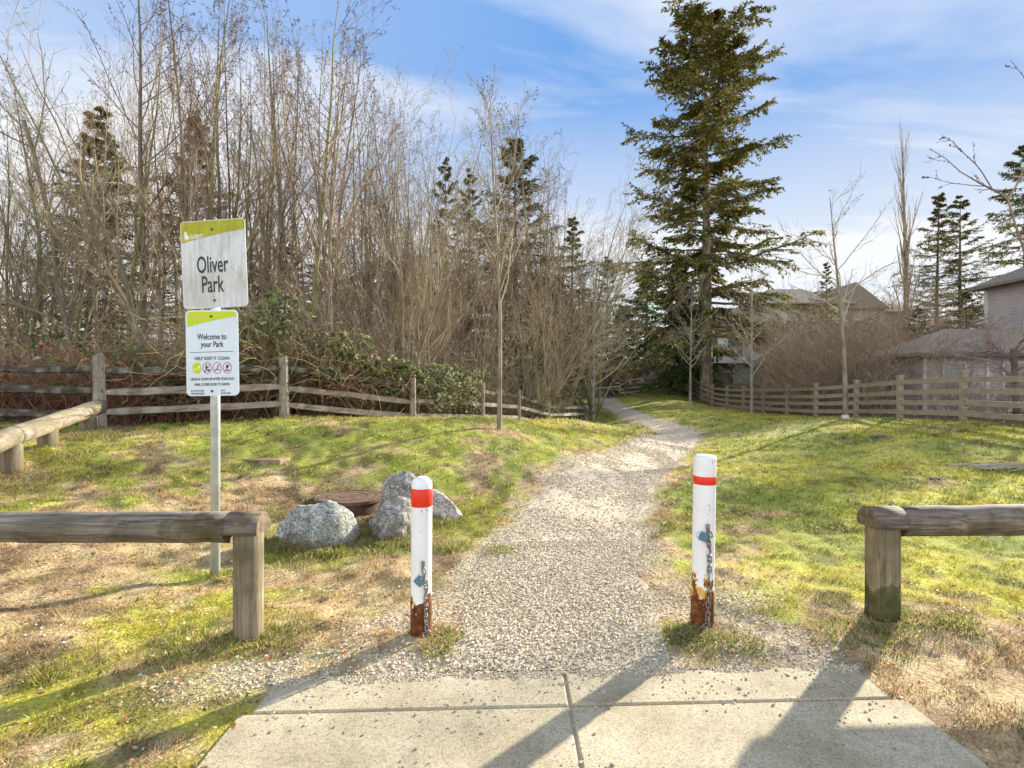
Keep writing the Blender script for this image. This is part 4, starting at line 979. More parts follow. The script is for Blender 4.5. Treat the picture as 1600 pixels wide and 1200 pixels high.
for cx, kind_ in ((-.040, 0), (.036, 1), (.112, 2)):
    ring(cx, M['proh'], p2o); d = MB(); pr = lambda pts: d.prism([(cx + a, zc + b) for a, b in pts], -.0049, -.0042, lambda p, q, c: (p, c, q))
    if kind_ == 0:
        pr(circ(-.004, .025, .0045, .0055, 10)); pr([(-.012, .018), (-.003, .017), (.006, .006), (.012, .004), (.012, 0), (.003, .001), (-.002, .006), (-.004, -.004), (.008, -.010), (.006, -.024), (.002, -.024), (.003, -.013), (-.013, -.007)])
        pr(circ(.013, -.018, .008, .009, 12)); pr(circ(-.012, -.022, .006, .007, 12))
    elif kind_ == 1:
        pr([(-.021, -.012), (.014, -.010), (.014, -.016), (-.021, -.018)]); pr([(.016, -.010), (.020, -.010), (.020, -.016), (.016, -.016)])
        pr([(.000, -.004), (.004, .006), (.000, .016), (.006, .024), (.008, .022), (.004, .016), (.008, .006), (.003, -.005)])
    else:
        pr([(-.004, -.006), (-.011, .004), (-.009, .016), (-.002, .030), (.001, .018), (.007, .024), (.010, .010), (.007, -.004)])
        pr([(-.018, -.018), (.016, -.026), (.017, -.021), (-.017, -.013)]); pr([(-.018, -.026), (-.017, -.021), (.016, -.011), (.015, -.016)])
    d.build('pictogram', M['ink'], p2o)
for po, zs in ((p1o, (.262, -.275)), (p2o, (.278, -.290))):
    for zb in zs:
        mb = MB(); mb.lathe([(.0095, 0), (.0095, .006), (.004, .009)], 6); o = mb.build('bolt', M['bolt'], po); o.location = (-.004, -.0045, zb); o.rotation_euler = (R_(90), 0, 0)

# ------------------------------------------------------------------ boulders, manhole, flat stone
import bmesh
from mathutils import noise as mnoise
def boulder(c, dims, rz, m, label, seed, cuts=5, tilt=(0, 0)):
    bm = bmesh.new(); bmesh.ops.create_icosphere(bm, subdivisions=5, radius=1)
    r2 = random.Random(seed); planes = []
    for _ in range(cuts + 5):
        n = Vector((r2.uniform(-1, 1), r2.uniform(-1, 1), r2.uniform(-.3, 1))).normalized(); planes.append((n, r2.uniform(.74, .95)))
    for v in bm.verts:
        p = v.co.copy()
        for n, dd in planes:
            s = p.dot(n)
            if s > dd: p -= n * (s - dd) * .80
        p *= 1 + .10 * mnoise.noise(p * 2.1 + Vector((seed, 0, 0))) + .035 * mnoise.noise(p * 6 + Vector((0, seed, 0))) + .03 * mnoise.noise(p * 13) + .016 * mnoise.noise(p * 31)
        v.co = Vector((p.x * dims[0] / 2, p.y * dims[1] / 2, p.z * dims[2]))
    me = bpy.data.meshes.new('boulder'); bm.to_mesh(me); bm.free(); me.materials.append(m)
    for pl in me.polygons: pl.use_smooth = True
    o = bpy.data.objects.new('boulder', me); COL.objects.link(o); o.location = (c[0], c[1], H(c[0], c[1]) + c[2]); o.rotation_euler = (tilt[0], tilt[1], rz)
    return tag(o, label, 'boulder', 'boulders on the lawn by the manhole')
boulder((-1.83, 5.15, .06), (.72, .55, .34), .1, M['rock_blue'], 'wide rounded blue-grey boulder, leftmost of the four', 11, 6)
boulder((-1.17, 5.5, .05), (.52, .5, .31), .4, M['rock_gray'], 'small humped grey boulder between the wide blue-grey one and the bollard', 63, 4)
boulder((-1.22, 6.05, .13), (.56, .5, .34), -1.3, M['rock_gray'], 'tall grey boulder with a dark hollow beside the rusty manhole', 77, 3)
boulder((-.90, 6.15, .03), (.74, .30, .24), -.15, M['rock_pale'], 'long pale pinkish boulder slanting down behind the bollard', 41, 7, tilt=(0, R_(24)))
mx0, my0 = -1.90, 6.38
mh = empty('manhole', (mx0, my0, H(mx0, my0) - .01)); tag(mh, 'round rusty iron manhole standing proud of the grass by the boulders', 'manhole')
mb = MB(); mb.lathe([(.37, -.15), (.37, .065), (.385, .07), (.405, .07), (.405, .105), (.395, .112), (.375, .112), (.370, .104)], 64); mb.build('rim', M['iron'], mh)
mb = MB(); mb.lathe([(.362, .09), (.362, .109), (.355, .111), (.30, .111), (.297, .107), (.26, .107), (.257, .111), (.20, .111), (.197, .107), (.12, .107), (.117, .111), (.01, .111)], 64); mb.build('cover', M['iron'], mh)
zf = H(-3.25, 7.1)
mb = MB(); mb.prism([(-.36, -.12), (.30, -.16), (.38, .10), (-.22, .16)], -.06, .006, lambda a, b, c: (a * .8, b * .8, c)); o = mb.build('flat_stone', rampmat('flat_stone', [(.3, (.22, .14, .09)), (.7, (.36, .26, .18))], 9), bevel=.006); o.location = (-3.22, 7.1, zf)
tag(o, 'flat reddish stone slab sunk in the grass behind the sign pole', 'stone slab')
o = None
mh_, r2 = MB(), random.Random(8)
P = []; Rr = []
for i in range(60):
    a = r2.uniform(-.5, .5); L = r2.uniform(.3, .9); cx, cy = 7.9 + r2.uniform(-.35, .5), 8.7 + r2.uniform(-.25, .25); zz0 = H(7.9, 8.7) + r2.uniform(.01, .07)
    P.append([(cx - L / 2 * math.cos(a), cy - L / 2 * math.sin(a), zz0), (cx, cy + r2.uniform(-.03, .03), zz0 + r2.uniform(0, .05)), (cx + L / 2 * math.cos(a), cy + L / 2 * math.sin(a), zz0)]); Rr.append([.008, .007, .003])
mh_.tubes(P, Rr, 5); tag(mh_.build('brush_pile', M['twigpale']), 'small heap of cut pale twigs on the right lawn', 'twig heap')
for (cx, cy, s, lb) in ((8.55, 12.6, .22, 'dark molehill of fresh earth on the right lawn near the fence'), (6.3, 8.1, .10, 'small brown clod of earth on the right lawn above the log barrier')):
    bm = bmesh.new(); bmesh.ops.create_icosphere(bm, subdivisions=4, radius=1)
    for v in bm.verts:
        q = v.co; k = 1 + .35 * mnoise.noise(q * 3 + Vector((s, 0, 0))) + .2 * mnoise.noise(q * 9); v.co = Vector((q.x * s * k, q.y * s * k, q.z * s * .35 * k))
    me = bpy.data.meshes.new('molehill'); bm.to_mesh(me); bm.free(); me.materials.append(M['dirt']); o = bpy.data.objects.new('molehill', me); COL.objects.link(o); o.location = (cx, cy, H(cx, cy)); tag(o, lb, 'molehill')

# ------------------------------------------------------------------ trees and shrubs
tg = np.random.default_rng(77)
def nrm(v): return v / (np.linalg.norm(v, axis=-1, keepdims=True) + 1e-9)
def stem(p0, d, L, r0, n, wob, up=0.0, r1=.12, bend=None):
    p0 = np.atleast_2d(p0).astype(float); d = nrm(np.atleast_2d(d).astype(float)); m = len(p0)
    L = np.broadcast_to(np.asarray(L, float), (m,)); r0 = np.broadcast_to(np.asarray(r0, float), (m,))
    P = [p0]; dd = d.copy()
    for i in range(n - 1):
        P.append(P[-1] + dd * (L / (n - 1))[:, None])
        dd = nrm(dd + np.array([0, 0, up / (n - 1)]) + tg.standard_normal((m, 3)) * wob / math.sqrt(n) + (0 if bend is None else np.array(bend) / (n - 1)))
    s = np.linspace(0, 1, n)
    return np.stack(P, 1), r0[:, None] * (1 - (1 - r1) * s)[None] ** 1.0
def spawn(P, R, c, t0, t1, ang, angj, lf, lj, prof, n, up, wob, rf, rmin, planar=False, droop=0.0):
    m, k, _ = P.shape
    t = t0 + (t1 - t0) * ((np.arange(c)[None] + tg.random((m, c))) / c)
    f = t * (k - 1); i = np.clip(np.floor(f).astype(int), 0, k - 2); fr = (f - i)[..., None]; mi = np.arange(m)[:, None]
    A = P[mi, i]; B = P[mi, i + 1]; S = (A + (B - A) * fr).reshape(-1, 3); T = nrm(B - A).reshape(-1, 3)
    rs = (R[mi, i] + (R[mi, i + 1] - R[mi, i]) * fr[..., 0]).reshape(-1)
    Ltot = np.linalg.norm(np.diff(P, axis=1), axis=2).sum(1); Lp = np.repeat(Ltot, c); tt = t.reshape(-1)
    q = len(S)
    if planar:
        side = nrm(np.cross(T, np.array([0, 0, 1.0]))) * np.where(np.arange(q) % 2 == 0, 1, -1)[:, None] + tg.standard_normal((q, 3)) * .22
        per = nrm(side)
    else:
        ref = nrm(tg.standard_normal((q, 3))); per = nrm(np.cross(T, ref))
    a = np.radians(ang + angj * (tg.random(q) * 2 - 1))
    d = T * np.cos(a)[:, None] + per * np.sin(a)[:, None]; d[:, 2] -= droop
    L = Lp * lf * (1 - prof * (tt - t0) / (t1 - t0)) * (1 + lj * (tg.random(q) * 2 - 1))
    return stem(S, d, L, np.maximum(rs * rf, rmin), n, wob, up, r1=.35)
def ends(P, n, size, mb, mi, t0=.3):
    """tiny buds / catkins near the twig ends"""
    m, k, _ = P.shape; sel = tg.integers(0, m, n); t = t0 + (1 - t0) * tg.random(n)
    f = t * (k - 1); i = np.clip(f.astype(int), 0, k - 2); fr = (f - i)[:, None]
    c = P[sel, i] * (1 - fr) + P[sel, i + 1] * fr
    V = c[:, None, :] + tg.standard_normal((n, 3, 3)) * size
    mb.add(V.reshape(-1, 3), np.arange(n * 3).reshape(-1, 3), mi)
def tree_thing(name, trunk, crown, mt, mc, smooth=True):
    t = empty(name, (0, 0, 0)); trunk.build('trunk', mt, t, smooth=smooth); crown.build('crown', mc, t)
    return t
def alder(H_, r0, c1=32, lean=.03, name='alder_tree', mt='bark', mc='twig', t0=.22, ang=38, lf=.30, buds=1600, fine=1.0, up=.35):
    tr = MB(); cw = MB()
    P, R = stem([(0, 0, -.2)], [(lean, lean * .3, 1)], H_ + .2, r0, 16, .12, .1, r1=.06); tr.tubes(P, R, 9)
    P1, R1 = spawn(P, R, c1, t0, .97, ang, 14, lf, .35, .72, 7, up, .30, .42, .006); cw.tubes(P1, R1, 4)
    P2, R2 = spawn(P1, R1, int(round(7 * fine)), .15, .98, 34, 14, .36, .4, .55, 5, .2, .3, .55, .0042); cw.tubes(P2, R2, 3)
    P3, R3 = spawn(P2, R2, int(4 * fine), .15, 1, 34, 16, .42, .4, .4, 4, .12, .3, .7, .0032); cw.tubes(P3, R3, 3)
    P4, R4 = spawn(P3, R3, 2, .2, 1, 34, 16, .5, .4, .3, 3, .1, .3, .8, .0026); cw.tubes(P4, R4, 3)
    if buds: ends(P3, buds, .013, cw, 1); ends(P4, buds, .011, cw, 1)
    return tree_thing(name, tr, cw, M[mt], [M[mc], M['bud']])
def multistem(H_, n, r0, spread, name='bare_tree', mt='bark', mc='twigolive', c1=14, buds=0, ang=30, wob=.28):
    tr = MB(); cw = MB()
    a = np.arange(n) * 6.283 / n + tg.random(n); d = np.stack([np.cos(a) * spread * (.3 + tg.random(n)), np.sin(a) * spread * (.3 + tg.random(n)), np.ones(n)], 1)
    p0 = np.stack([np.cos(a) * .12, np.sin(a) * .12, np.full(n, -.15)], 1)
    P, R = stem(p0, d, H_ * (.7 + .3 * tg.random(n)), r0 * (.6 + .5 * tg.random(n)), 12, wob, .25, r1=.07); tr.tubes(P, R, 7)
    P1, R1 = spawn(P, R, c1, .18, .98, ang, 14, .30, .4, .5, 6, .25, .35, .5, .006); cw.tubes(P1, R1, 4)
    P2, R2 = spawn(P1, R1, 7, .15, 1, 36, 14, .38, .4, .5, 4, .15, .3, .55, .004); cw.tubes(P2, R2, 3)
    P3, R3 = spawn(P2, R2, 4, .15, 1, 36, 16, .45, .4, .4, 3, .1, .3, .7, .003); cw.tubes(P3, R3, 3)
    P4, R4 = spawn(P3, R3, 2, .2, 1, 36, 16, .5, .4, .4, 3, .1, .3, .8, .0026); cw.tubes(P4, R4, 3)
    if buds: ends(P4, buds, .012, cw, 1)
    return tree_thing(name, tr, cw, M[mt], [M[mc], M['bud']])
def bush(H_, n, name='bare_shrub', mc='twigred', spread=.7, buds=0, dens=1.0):
    tr = MB(); cw = MB()
    a = tg.random(n) * 6.283; s = spread * np.sqrt(tg.random(n)); d = np.stack([np.cos(a) * s, np.sin(a) * s, np.ones(n)], 1)
    p0 = np.stack([np.cos(a) * .3 * s, np.sin(a) * .3 * s, np.full(n, -.1)], 1)
    P, R = stem(p0, d, H_ * (.55 + .5 * tg.random(n)), .018, 8, .4, .2, r1=.2); tr.tubes(P, R, 5)
    P1, R1 = spawn(P, R, int(10 * dens), .12, 1, 36, 14, .36, .4, .4, 5, .2, .35, .6, .005); cw.tubes(P1, R1, 3)
    P2, R2 = spawn(P1, R1, int(6 * dens), .1, 1, 38, 14, .42, .4, .4, 4, .15, .35, .65, .0038); cw.tubes(P2, R2, 3)
    P3, R3 = spawn(P2, R2, 3, .1, 1, 38, 14, .5, .4, .4, 3, .1, .35, .75, .003); cw.tubes(P3, R3, 3)
    if buds: ends(P3, buds, .012, cw, 1)
    return tree_thing(name, tr, cw, M['bark'], [M[mc], M['bud']])
NEED = np.array([(.075, .085, .03), (.11, .11, .04), (.05, .07, .028), (.12, .115, .05), (.045, .055, .025)])
def conifer(H_, r0, width, nb, c2=16, c3=9, droopy=.25, prof_pow=.8, t0=.08, name='fir_tree', tint=(1, 1, 1), spray=.17, irregular=.4, lf_fn=None, sub=.42, rise=.1, barkm='barkdark', profile=None):
    tr = MB(); cw = MB()
    P, R = stem([(0, 0, -.3)], [(0, 0, 1)], H_ + .3, r0, 18, .015, .05, r1=.04); tr.tubes(P, R, 12)
    t = t0 + (1 - t0 - .01) * ((np.arange(nb) + tg.random(nb)) / nb)
    f = t * 17; i = np.clip(f.astype(int), 0, 16); fr = (f - i)[:, None]; S = P[0][i] * (1 - fr) + P[0][i + 1] * fr
    a = np.arange(nb) * 2.39996 + tg.random(nb) * .8
    if profile is None: L = width * (1 - t) ** prof_pow
    else: L = width * np.interp(t, [q[0] for q in profile], [q[1] for q in profile])
    L = L * (1 + irregular * (tg.random(nb) * 2 - 1)) + .12
    el = rise - droopy * (1 - t) + tg.standard_normal(nb) * .12 + .5 * t ** 3
    d = np.stack([np.cos(a) * np.cos(el), np.sin(a) * np.cos(el), np.sin(el)], 1)
    P1, R1 = stem(S, d, L, np.maximum(.012, L * .013), 7, .18, .15 * 1.0, r1=.2); cw.tubes(P1, R1, 4, 1)
    P2, R2 = spawn(P1, R1, c2, .18, .99, 52, 14, sub, .35, .55, 4, -.35, .25, .5, .006, planar=True, droop=.12); cw.tubes(P2, R2, 3, 1)
    def sprays(Pq, c, size, sel=None):
        m, k, _ = Pq.shape; tq = (np.arange(c)[None] + tg.random((m, c))) / c
        f = tq * (k - 1); i = np.clip(f.astype(int), 0, k - 2); fr = (f - i)[..., None]; mi = np.arange(m)[:, None]
        A = Pq[mi, i]; B = Pq[mi, i + 1]; S = (A + (B - A) * fr).reshape(-1, 3); T = nrm(B - A).reshape(-1, 3); q = len(S)
        side = nrm(np.cross(T, np.array([0, 0, 1.0]))) * np.where(tg.random(q) < .5, 1, -1)[:, None]
        d = nrm(T * .7 + side * .75 + tg.standard_normal((q, 3)) * .35 + np.array([0, 0, -.25])); l = size * (.5 + tg.random(q))
        wv = nrm(np.cross(d, nrm(np.array([0, 0, 1.0]) + tg.standard_normal((q, 3)) * .5)))
        w = (l * (.13 + .10 * tg.random(q)))[:, None]
        V = np.empty((q, 4, 3)); V[:, 0] = S; V[:, 1] = S + d * l[:, None] * .5 + wv * w; V[:, 2] = S + d * l[:, None]; V[:, 3] = S + d * l[:, None] * .5 - wv * w
        V[:, 1, 2] -= w[:, 0] * .3; V[:, 3, 2] -= w[:, 0] * .3
        C = NEED[tg.integers(0, len(NEED), q)] * np.array(tint) * (.7 + .6 * tg.random(q))[:, None]
        cw.add(V.reshape(-1, 3), np.arange(q * 4).reshape(-1, 4), 0, np.repeat(C, 4, 0))
    sprays(P2, c3, spray); sprays(P1[:, 3:], max(4, c3), spray)
    t_ = empty(name, (0, 0, 0)); tr.build('trunk', M[barkm], t_, smooth=True); cw.build('crown', [M['needle'], M['barkdark']], t_, colors=True)
    return t_
def put(t, x, y, s=1.0, rz=None, label=None, cat='tree', group=None, sink=.0, first=None, tilt=(0, 0)):
    if first is None: first = not t.get('used')
    o = t if first else copy_tree(t)
    t['used'] = 1
    o.location = (x, y, H(x, y) - sink); o.rotation_euler = (tilt[0], tilt[1], tg.random() * 6.28 if rz is None else rz)
    o.scale = (s, s, s) if not isinstance(s, tuple) else s
    for k_ in ('label', 'category', 'group'):
        if k_ in o: del o[k_]
    return tag(o, label, cat, group)
PROT = []
def proto(t): PROT.append(t); return t
A1 = proto(alder(12, .11, 30)); A2 = proto(alder(12, .10, 26, -.04, t0=.3, lf=.27, mt='barkgreen', ang=33)); A3 = proto(alder(12, .085, 24, .06, lf=.24, mc='twig', ang=30, t0=.3))
A4 = proto(alder(12, .10, 28, .02, lf=.34, ang=42, mc='twig', buds=1800, t0=.25, mt='barkgreen'))
A5 = proto(alder(12, .075, 17, .03, lf=.22, ang=34, t0=.3, mt='barkgreen', buds=500, fine=.75)); A6 = proto(alder(12, .068, 15, -.05, lf=.26, ang=30, t0=.35, mt='bark', buds=700, fine=.75)); A7 = proto(alder(12, .06, 19, .05, lf=.2, ang=42, t0=.2, mt='barkdark', mc='twigolive', buds=0, fine=.75))
S1 = proto(multistem(10, 6, .075, .22, buds=1200)); S2 = proto(multistem(10, 5, .07, .30, mc='twig', mt='barkgreen', buds=1500)); S3 = proto(multistem(7, 7, .05, .45, mc='twigolive', wob=.5))
T1 = proto(multistem(6, 5, .045, .42, mc='twigolive', mt='bark', c1=18, ang=48, wob=.55, name='thicket_tree'))
B1 = proto(bush(3.2, 16, mc='twigred')); B2 = proto(bush(3.2, 18, mc='twig', spread=.9)); B3 = proto(bush(3, 14, mc='twigolive', spread=.8))
C1 = proto(conifer(14, .2, 3.6, 84, c2=15, c3=16, tint=(2.0, 1.6, 1.3), spray=.15, irregular=.5)); C2 = proto(conifer(14, .18, 3.0, 74, c2=14, c3=16, tint=(1.9, 1.7, 1.3), irregular=.55, spray=.15)); C3 = proto(conifer(14, .2, 4.0, 80, c2=17, c3=16, tint=(1.8, 1.6, 1.3), droopy=.45, spray=.16))

def tree_at(t, u, Y, vtop, baseH, **k):
    """base under pixel column u at distance Y; scaled so that it reaches the height the photo shows"""
    x = (u - 800) / FPX * Y; z0 = H(x, Y); zt = CAM_H + (600 - vtop) * Y / FPX
    s = (zt - z0) / baseH; w = k.pop('wide', 1.0)
    return put(t, x, Y, (s * w, s * w, s), **k)
# the ones that stand out
tree_at(A1, 228, 13.5, -60, 12, rz=2.9, label='tall bare alder rising directly left of the sign panels, trunk leaning slightly left')
tree_at(A3, 283, 15, -50, 12, rz=0.4, label='thin straight bare alder rising behind the left edge of the name panel')
tree_at(A2, 342, 13, -60, 12, rz=1.1, label='left one of two close bare alders above the name panel')
tree_at(A3, 352, 14.2, -40, 12, rz=4.1, label='right one of two close bare alders above the name panel, reddish at the top')
tree_at(A4, 484, 13.5, -30, 12, rz=5.0, wide=1.05, label='biggest bare alder in the wood, wide crown of ascending limbs full of dark catkins')
tree_at(A2, 440, 17, 0, 12, rz=2.2, label='bare alder close on the left of the biggest one, catkin laden')
tree_at(A3, 525, 16.5, 45, 12, rz=2.6, label='bare alder close on the right of the biggest one')
tree_at(S2, 600, 16, 120, 10, rz=.8, label='clump of bare stems with a rounded top right of the biggest alder')
tree_at(S1, 655, 17, 140, 10, rz=2.0, wide=.9, label='slender multi-stemmed bare tree left of the narrow spruces')
tree_at(S3, 560, 14.5, 200, 7, rz=3.0, wide=.8, label='dark crooked multi-stemmed tree standing over the leafy bramble heap')
tree_at(S1, 15, 11.5, 120, 10, rz=1.6, wide=.8, label='grey bare clump of stems at the far left edge')
tree_at(A2, 60, 12.5, 130, 12, rz=2.9, wide=1.2, label='bare alder beside the far left clump, many crossing branches')
tree_at(A1, 770, 20, 170, 12, rz=3.3, label='bare tree with crooked tips rising before the broad spruce')
tree_at(A4, 840, 22, 175, 12, rz=1.3, label='bare tree with a spiky crown right of the broad spruce')
tree_at(S1, 880, 24, 240, 10, rz=4.0, label='olive bare tree at the right end of the wood')
tree_at(S2, 928, 27, 320, 10, rz=1.0, wide=1.1, label='low olive bare tree where the wood meets the path')
# broken, ivied snag
sn = MB(); P, R = stem([(0, 0, -.2)], [(-.12, 0, 1)], 6.3, .07, 12, .16, .05, r1=.5); sn.tubes(P, R, 10)
cw = MB(); P1, R1 = spawn(P, R, 16, .3, 1, 48, 14, .32, .4, .2, 7, .5, .4, .45, .01); cw.tubes(P1, R1, 4); P2, R2 = spawn(P1, R1, 6, .2, 1, 36, 14, .4, .4, .4, 4, .2, .3, .5, .005); cw.tubes(P2, R2, 3); P3, R3 = spawn(P2, R2, 3, .2, 1, 36, 14, .5, .4, .4, 3, .2, .3, .5, .0035); cw.tubes(P3, R3, 3)
t = tree_thing('broken_tree', sn, cw, M['bark'], M['twigolive']); put(t, *px(132, 0, 11.5)[:2], 1.0, rz=.2, label='snapped mossy tree trunk with a few side branches, leaning left', cat='tree')
# conifers inside the wood
tree_at(C1, 138, 26, 165, 14, rz=1, wide=1.15, label='tall dark conifer behind the snapped tree', cat='conifer')
tree_at(C2, 165, 24, 205, 14, rz=2, wide=1.1, label='shorter dark conifer touching the tall one behind the snapped tree', cat='conifer')
tree_at(C1, 308, 25, 175, 14, rz=3, wide=1.05, label='dark conifer behind the thin alders left of the sign', cat='conifer')
tree_at(C2, 697, 27, 245, 14, rz=1, wide=.75, label='narrow spruce, left of a pair in the middle of the wood', cat='conifer')
tree_at(C2, 733, 29, 262, 14, rz=4, wide=.8, label='narrow spruce, right of a pair in the middle of the wood', cat='conifer')
tree_at(C3, 808, 26, 215, 14, rz=5, wide=1.05, label='broad spruce with a pointed tip in the middle of the wood', cat='conifer')
tree_at(C1, 893, 34, 335, 14, rz=2, wide=1.0, label='smaller spruce at the right end of the wood', cat='conifer')
tree_at(C3, 455, 30, 380, 14, rz=0, label='low conifer hidden among bare stems right of the sign', cat='conifer')
tree_at(C2, 948, 40, 400, 14, rz=3, wide=1.3, label='conifer over the bend of the path, left of the big fir', cat='conifer')

for i, (u, Y, vt) in enumerate([(-20, 48, 440), (40, 52, 455), (90, 47, 430), (190, 50, 450), (250, 46, 440), (370, 49, 445), (410, 54, 420), (500, 48, 410), (545, 52, 430), (590, 46, 400), (640, 50, 390), (780, 52, 400), (850, 47, 430), (870, 55, 440), (905, 52, 450), (925, 58, 470), (835, 60, 430), (890, 66, 470)]):
    tree_at([C3, C1, C3][i % 3], u, Y, vt, 14, wide=2.0, label='low broad conifer far back behind the bare wood', cat='conifer', group='conifers closing the back of the wood')

def env(u):
    return np.interp(u, [-200, 0, 60, 130, 200, 450, 520, 570, 650, 700, 760, 850, 890, 930, 960, 1000], [80, 110, 90, 70, 5, 0, 30, 110, 170, 240, 230, 220, 260, 340, 380, 460])
def wood_ok(x, y):
    return behind_left(np.array([x]), np.array([y]))[0] > 1.0 and x < path_x(y) - 2.2
cnt = 0; tries = 0
pool = [A5, A6, A7, A5, A6, A7, A5, A3, S1, A7, S2, A6]
while cnt < 100 and tries < 4000:
    tries += 1
    Y = 11 + 36 * tg.random() ** 1.2; u = -40 + 1010 * tg.random(); x = (u - 800) / FPX * Y
    if not wood_ok(x, Y): continue
    if u > 860 and tg.random() < .3: continue
    if u < 420 and tg.random() < .5: continue
    t = pool[tg.integers(0, len(pool))]; base = 10 if t in (S1, S2) else 12
    gap = 60 if Y < 20 else 30
    vt = env(u) + gap * tg.random() + (0 if tg.random() < .35 else 130 * tg.random())
    s = max(.35, (CAM_H + (600 - vt) * Y / FPX - H(x, Y)) / base); sw_ = min(s, 1.0 + .3 * tg.random()); sw_ = max(sw_, s * .5)
    put(t, x, Y, (sw_, sw_, s), label=' '.join([('slim' if t not in (S1, S2) else 'many-stemmed'), 'bare tree', ('near the fence' if Y < 18 else 'far into the wood' if Y > 28 else 'half into the wood'), ('left of the sign' if u < 280 else 'between sign and biggest alder' if u < 480 else 'behind the mid fence' if u < 720 else 'towards the path')]), group='bare trees filling the wood', tilt=(tg.standard_normal() * .04, tg.standard_normal() * .04)); cnt += 1
cnt = 0; tries = 0
while cnt < 44 and tries < 4000:
    tries += 1
    Y = 10.2 + 26 * tg.random() ** 1.4; u = -40 + 1000 * tg.random(); x = (u - 800) / FPX * Y
    if not wood_ok(x, Y - 1.2) or u < 0 and tg.random() < .5: continue
    if u < 420 and (Y < 22 or tg.random() < .5): continue
    t = [T1, B1, B2, B3, T1, S3][tg.integers(0, 6)]
    hgt = {T1: 6, S3: 7}.get(t, 3.2); want = (2.2 + 2.4 * tg.random()) * (1 + .02 * Y)
    if t in (B1, B2, B3): want *= .8
    s = want / hgt
    put(t, x, Y, s, label=' '.join([('tall' if want > 3 else 'low'), 'bare undershrub', ('near the fence' if Y < 16 else 'deeper in the wood'), ('left of the sign' if u < 280 else 'between sign and biggest alder' if u < 480 else 'behind the mid fence' if u < 720 else 'towards the path')]), cat='shrub', group='bare undershrubs in the wood'); cnt += 1

# undergrowth behind the split rail fence: arching bramble stems and leaf clusters
seg = np.concatenate([[0], np.cumsum(np.linalg.norm(np.diff(FEN, axis=0), axis=1))])
def fence_pt(s, off):
    x = np.interp(s, seg, FEN[:, 0]); y = np.interp(s, seg, FEN[:, 1])
    i = np.clip(np.searchsorted(seg, s) - 1, 0, len(FEN) - 2); d = FEN[i + 1] - FEN[i]; d = d / np.linalg.norm(d, axis=1, keepdims=True)
    return x - d[:, 1] * off, y + d[:, 0] * off
hs = lambda s: np.interp(s, np.concatenate([seg, [seg[1] + 1.1, seg[2] - .5, seg[2] + .8]])[np.argsort(np.concatenate([seg, [seg[1] + 1.1, seg[2] - .5, seg[2] + .8]]))],
                         np.array([1.5, 1.6, 2.3, 1.35, 1.6, 1.2, 1.0, 1.1, 1.6, 2.2, 1.95])[np.argsort(np.concatenate([seg, [seg[1] + 1.1, seg[2] - .5, seg[2] + .8]]))])
S_ = seg[-1]
n = 7000; s = tg.random(n) * (S_ + 2) - 2; s = np.where(s < 0, -s * .5, s); off = .55 + 5.5 * tg.random(n) ** 1.4
x, y = fence_pt(s, off); x = np.where(tg.random(n) < .12, -9 - 5 * tg.random(n), x); z = Hn(x, y) - .05
a = tg.random(n) * 6.283; L = hs(s) * (.45 + .75 * tg.random(n)); d = np.stack([np.cos(a) * .6, np.sin(a) * .6, .5 + 1.1 * tg.random(n)], 1)
P, R = stem(np.stack([x, y, z], 1), d, L, .0065 + .004 * tg.random(n), 7, .5, -1.0, r1=.4)
pal = np.array([(.26, .10, .06), (.20, .12, .07), (.33, .27, .18), (.16, .10, .06), (.28, .15, .09), (.22, .19, .10), (.40, .34, .25)])
redz = sm(5.2, 3.6, s); pi = np.where(tg.random(n) < .35 + .35 * redz, tg.choice([0, 4], n), tg.integers(0, 7, n))
cols = pal[pi] * (.6 + .7 * tg.random(n))[:, None]
g = MB(); g.tubes(P, R, 3, 0, cols)
P2, R2 = spawn(P, R, 3, .3, 1, 45, 20, .4, .4, .2, 4, -.4, .5, .6, .003); g.tubes(P2, R2, 3, 0, np.repeat(cols, 3, 0) * 1.1)
tag(g.build('undergrowth', M['stem'], colors=True), 'tangled reddish and brown bramble stems behind the split rail fence', 'undergrowth', kind='stuff')
def leafmass(c, size, pal, seed=0, updir=.7):
    """folded leaves at points c"""
    m = len(c); nn = nrm(tg.standard_normal((m, 3)) * .8 + np.array([.1, -.35, updir])); ref = nrm(tg.standard_normal((m, 3))); d = nrm(np.cross(nn, ref)); e = np.cross(nn, d)
    s = size * (.5 + .9 * tg.random(m)); V = np.empty((m, 6, 3))
    for i, (p1, p2, pz) in enumerate(((-1, 0, 0), (-.35, .5, .22), (.45, .38, .18), (1.05, 0, -.12), (.45, -.38, .18), (-.35, -.5, .22))):
        V[:, i] = c + (d * p1 + e * p2 + nn * pz) * s[:, None]
    n0 = (np.arange(m) * 6)[:, None]
    Fq = np.concatenate([n0 + np.array([[0, 1, 2, 3]]), n0 + np.array([[0, 3, 4, 5]])])
    C = np.array(pal)[tg.integers(0, len(pal), m)] * (.6 + .7 * tg.random(m))[:, None]
    return V.reshape(-1, 3), Fq, np.repeat(C, 6, 0)
LG = [(.24, .17, .09), (.16, .12, .07), (.10, .15, .045), (.15, .20, .06), (.07, .11, .035), (.26, .30, .12), (.20, .20, .09), (.33, .32, .18), (.10, .16, .08), (.38, .38, .26)]
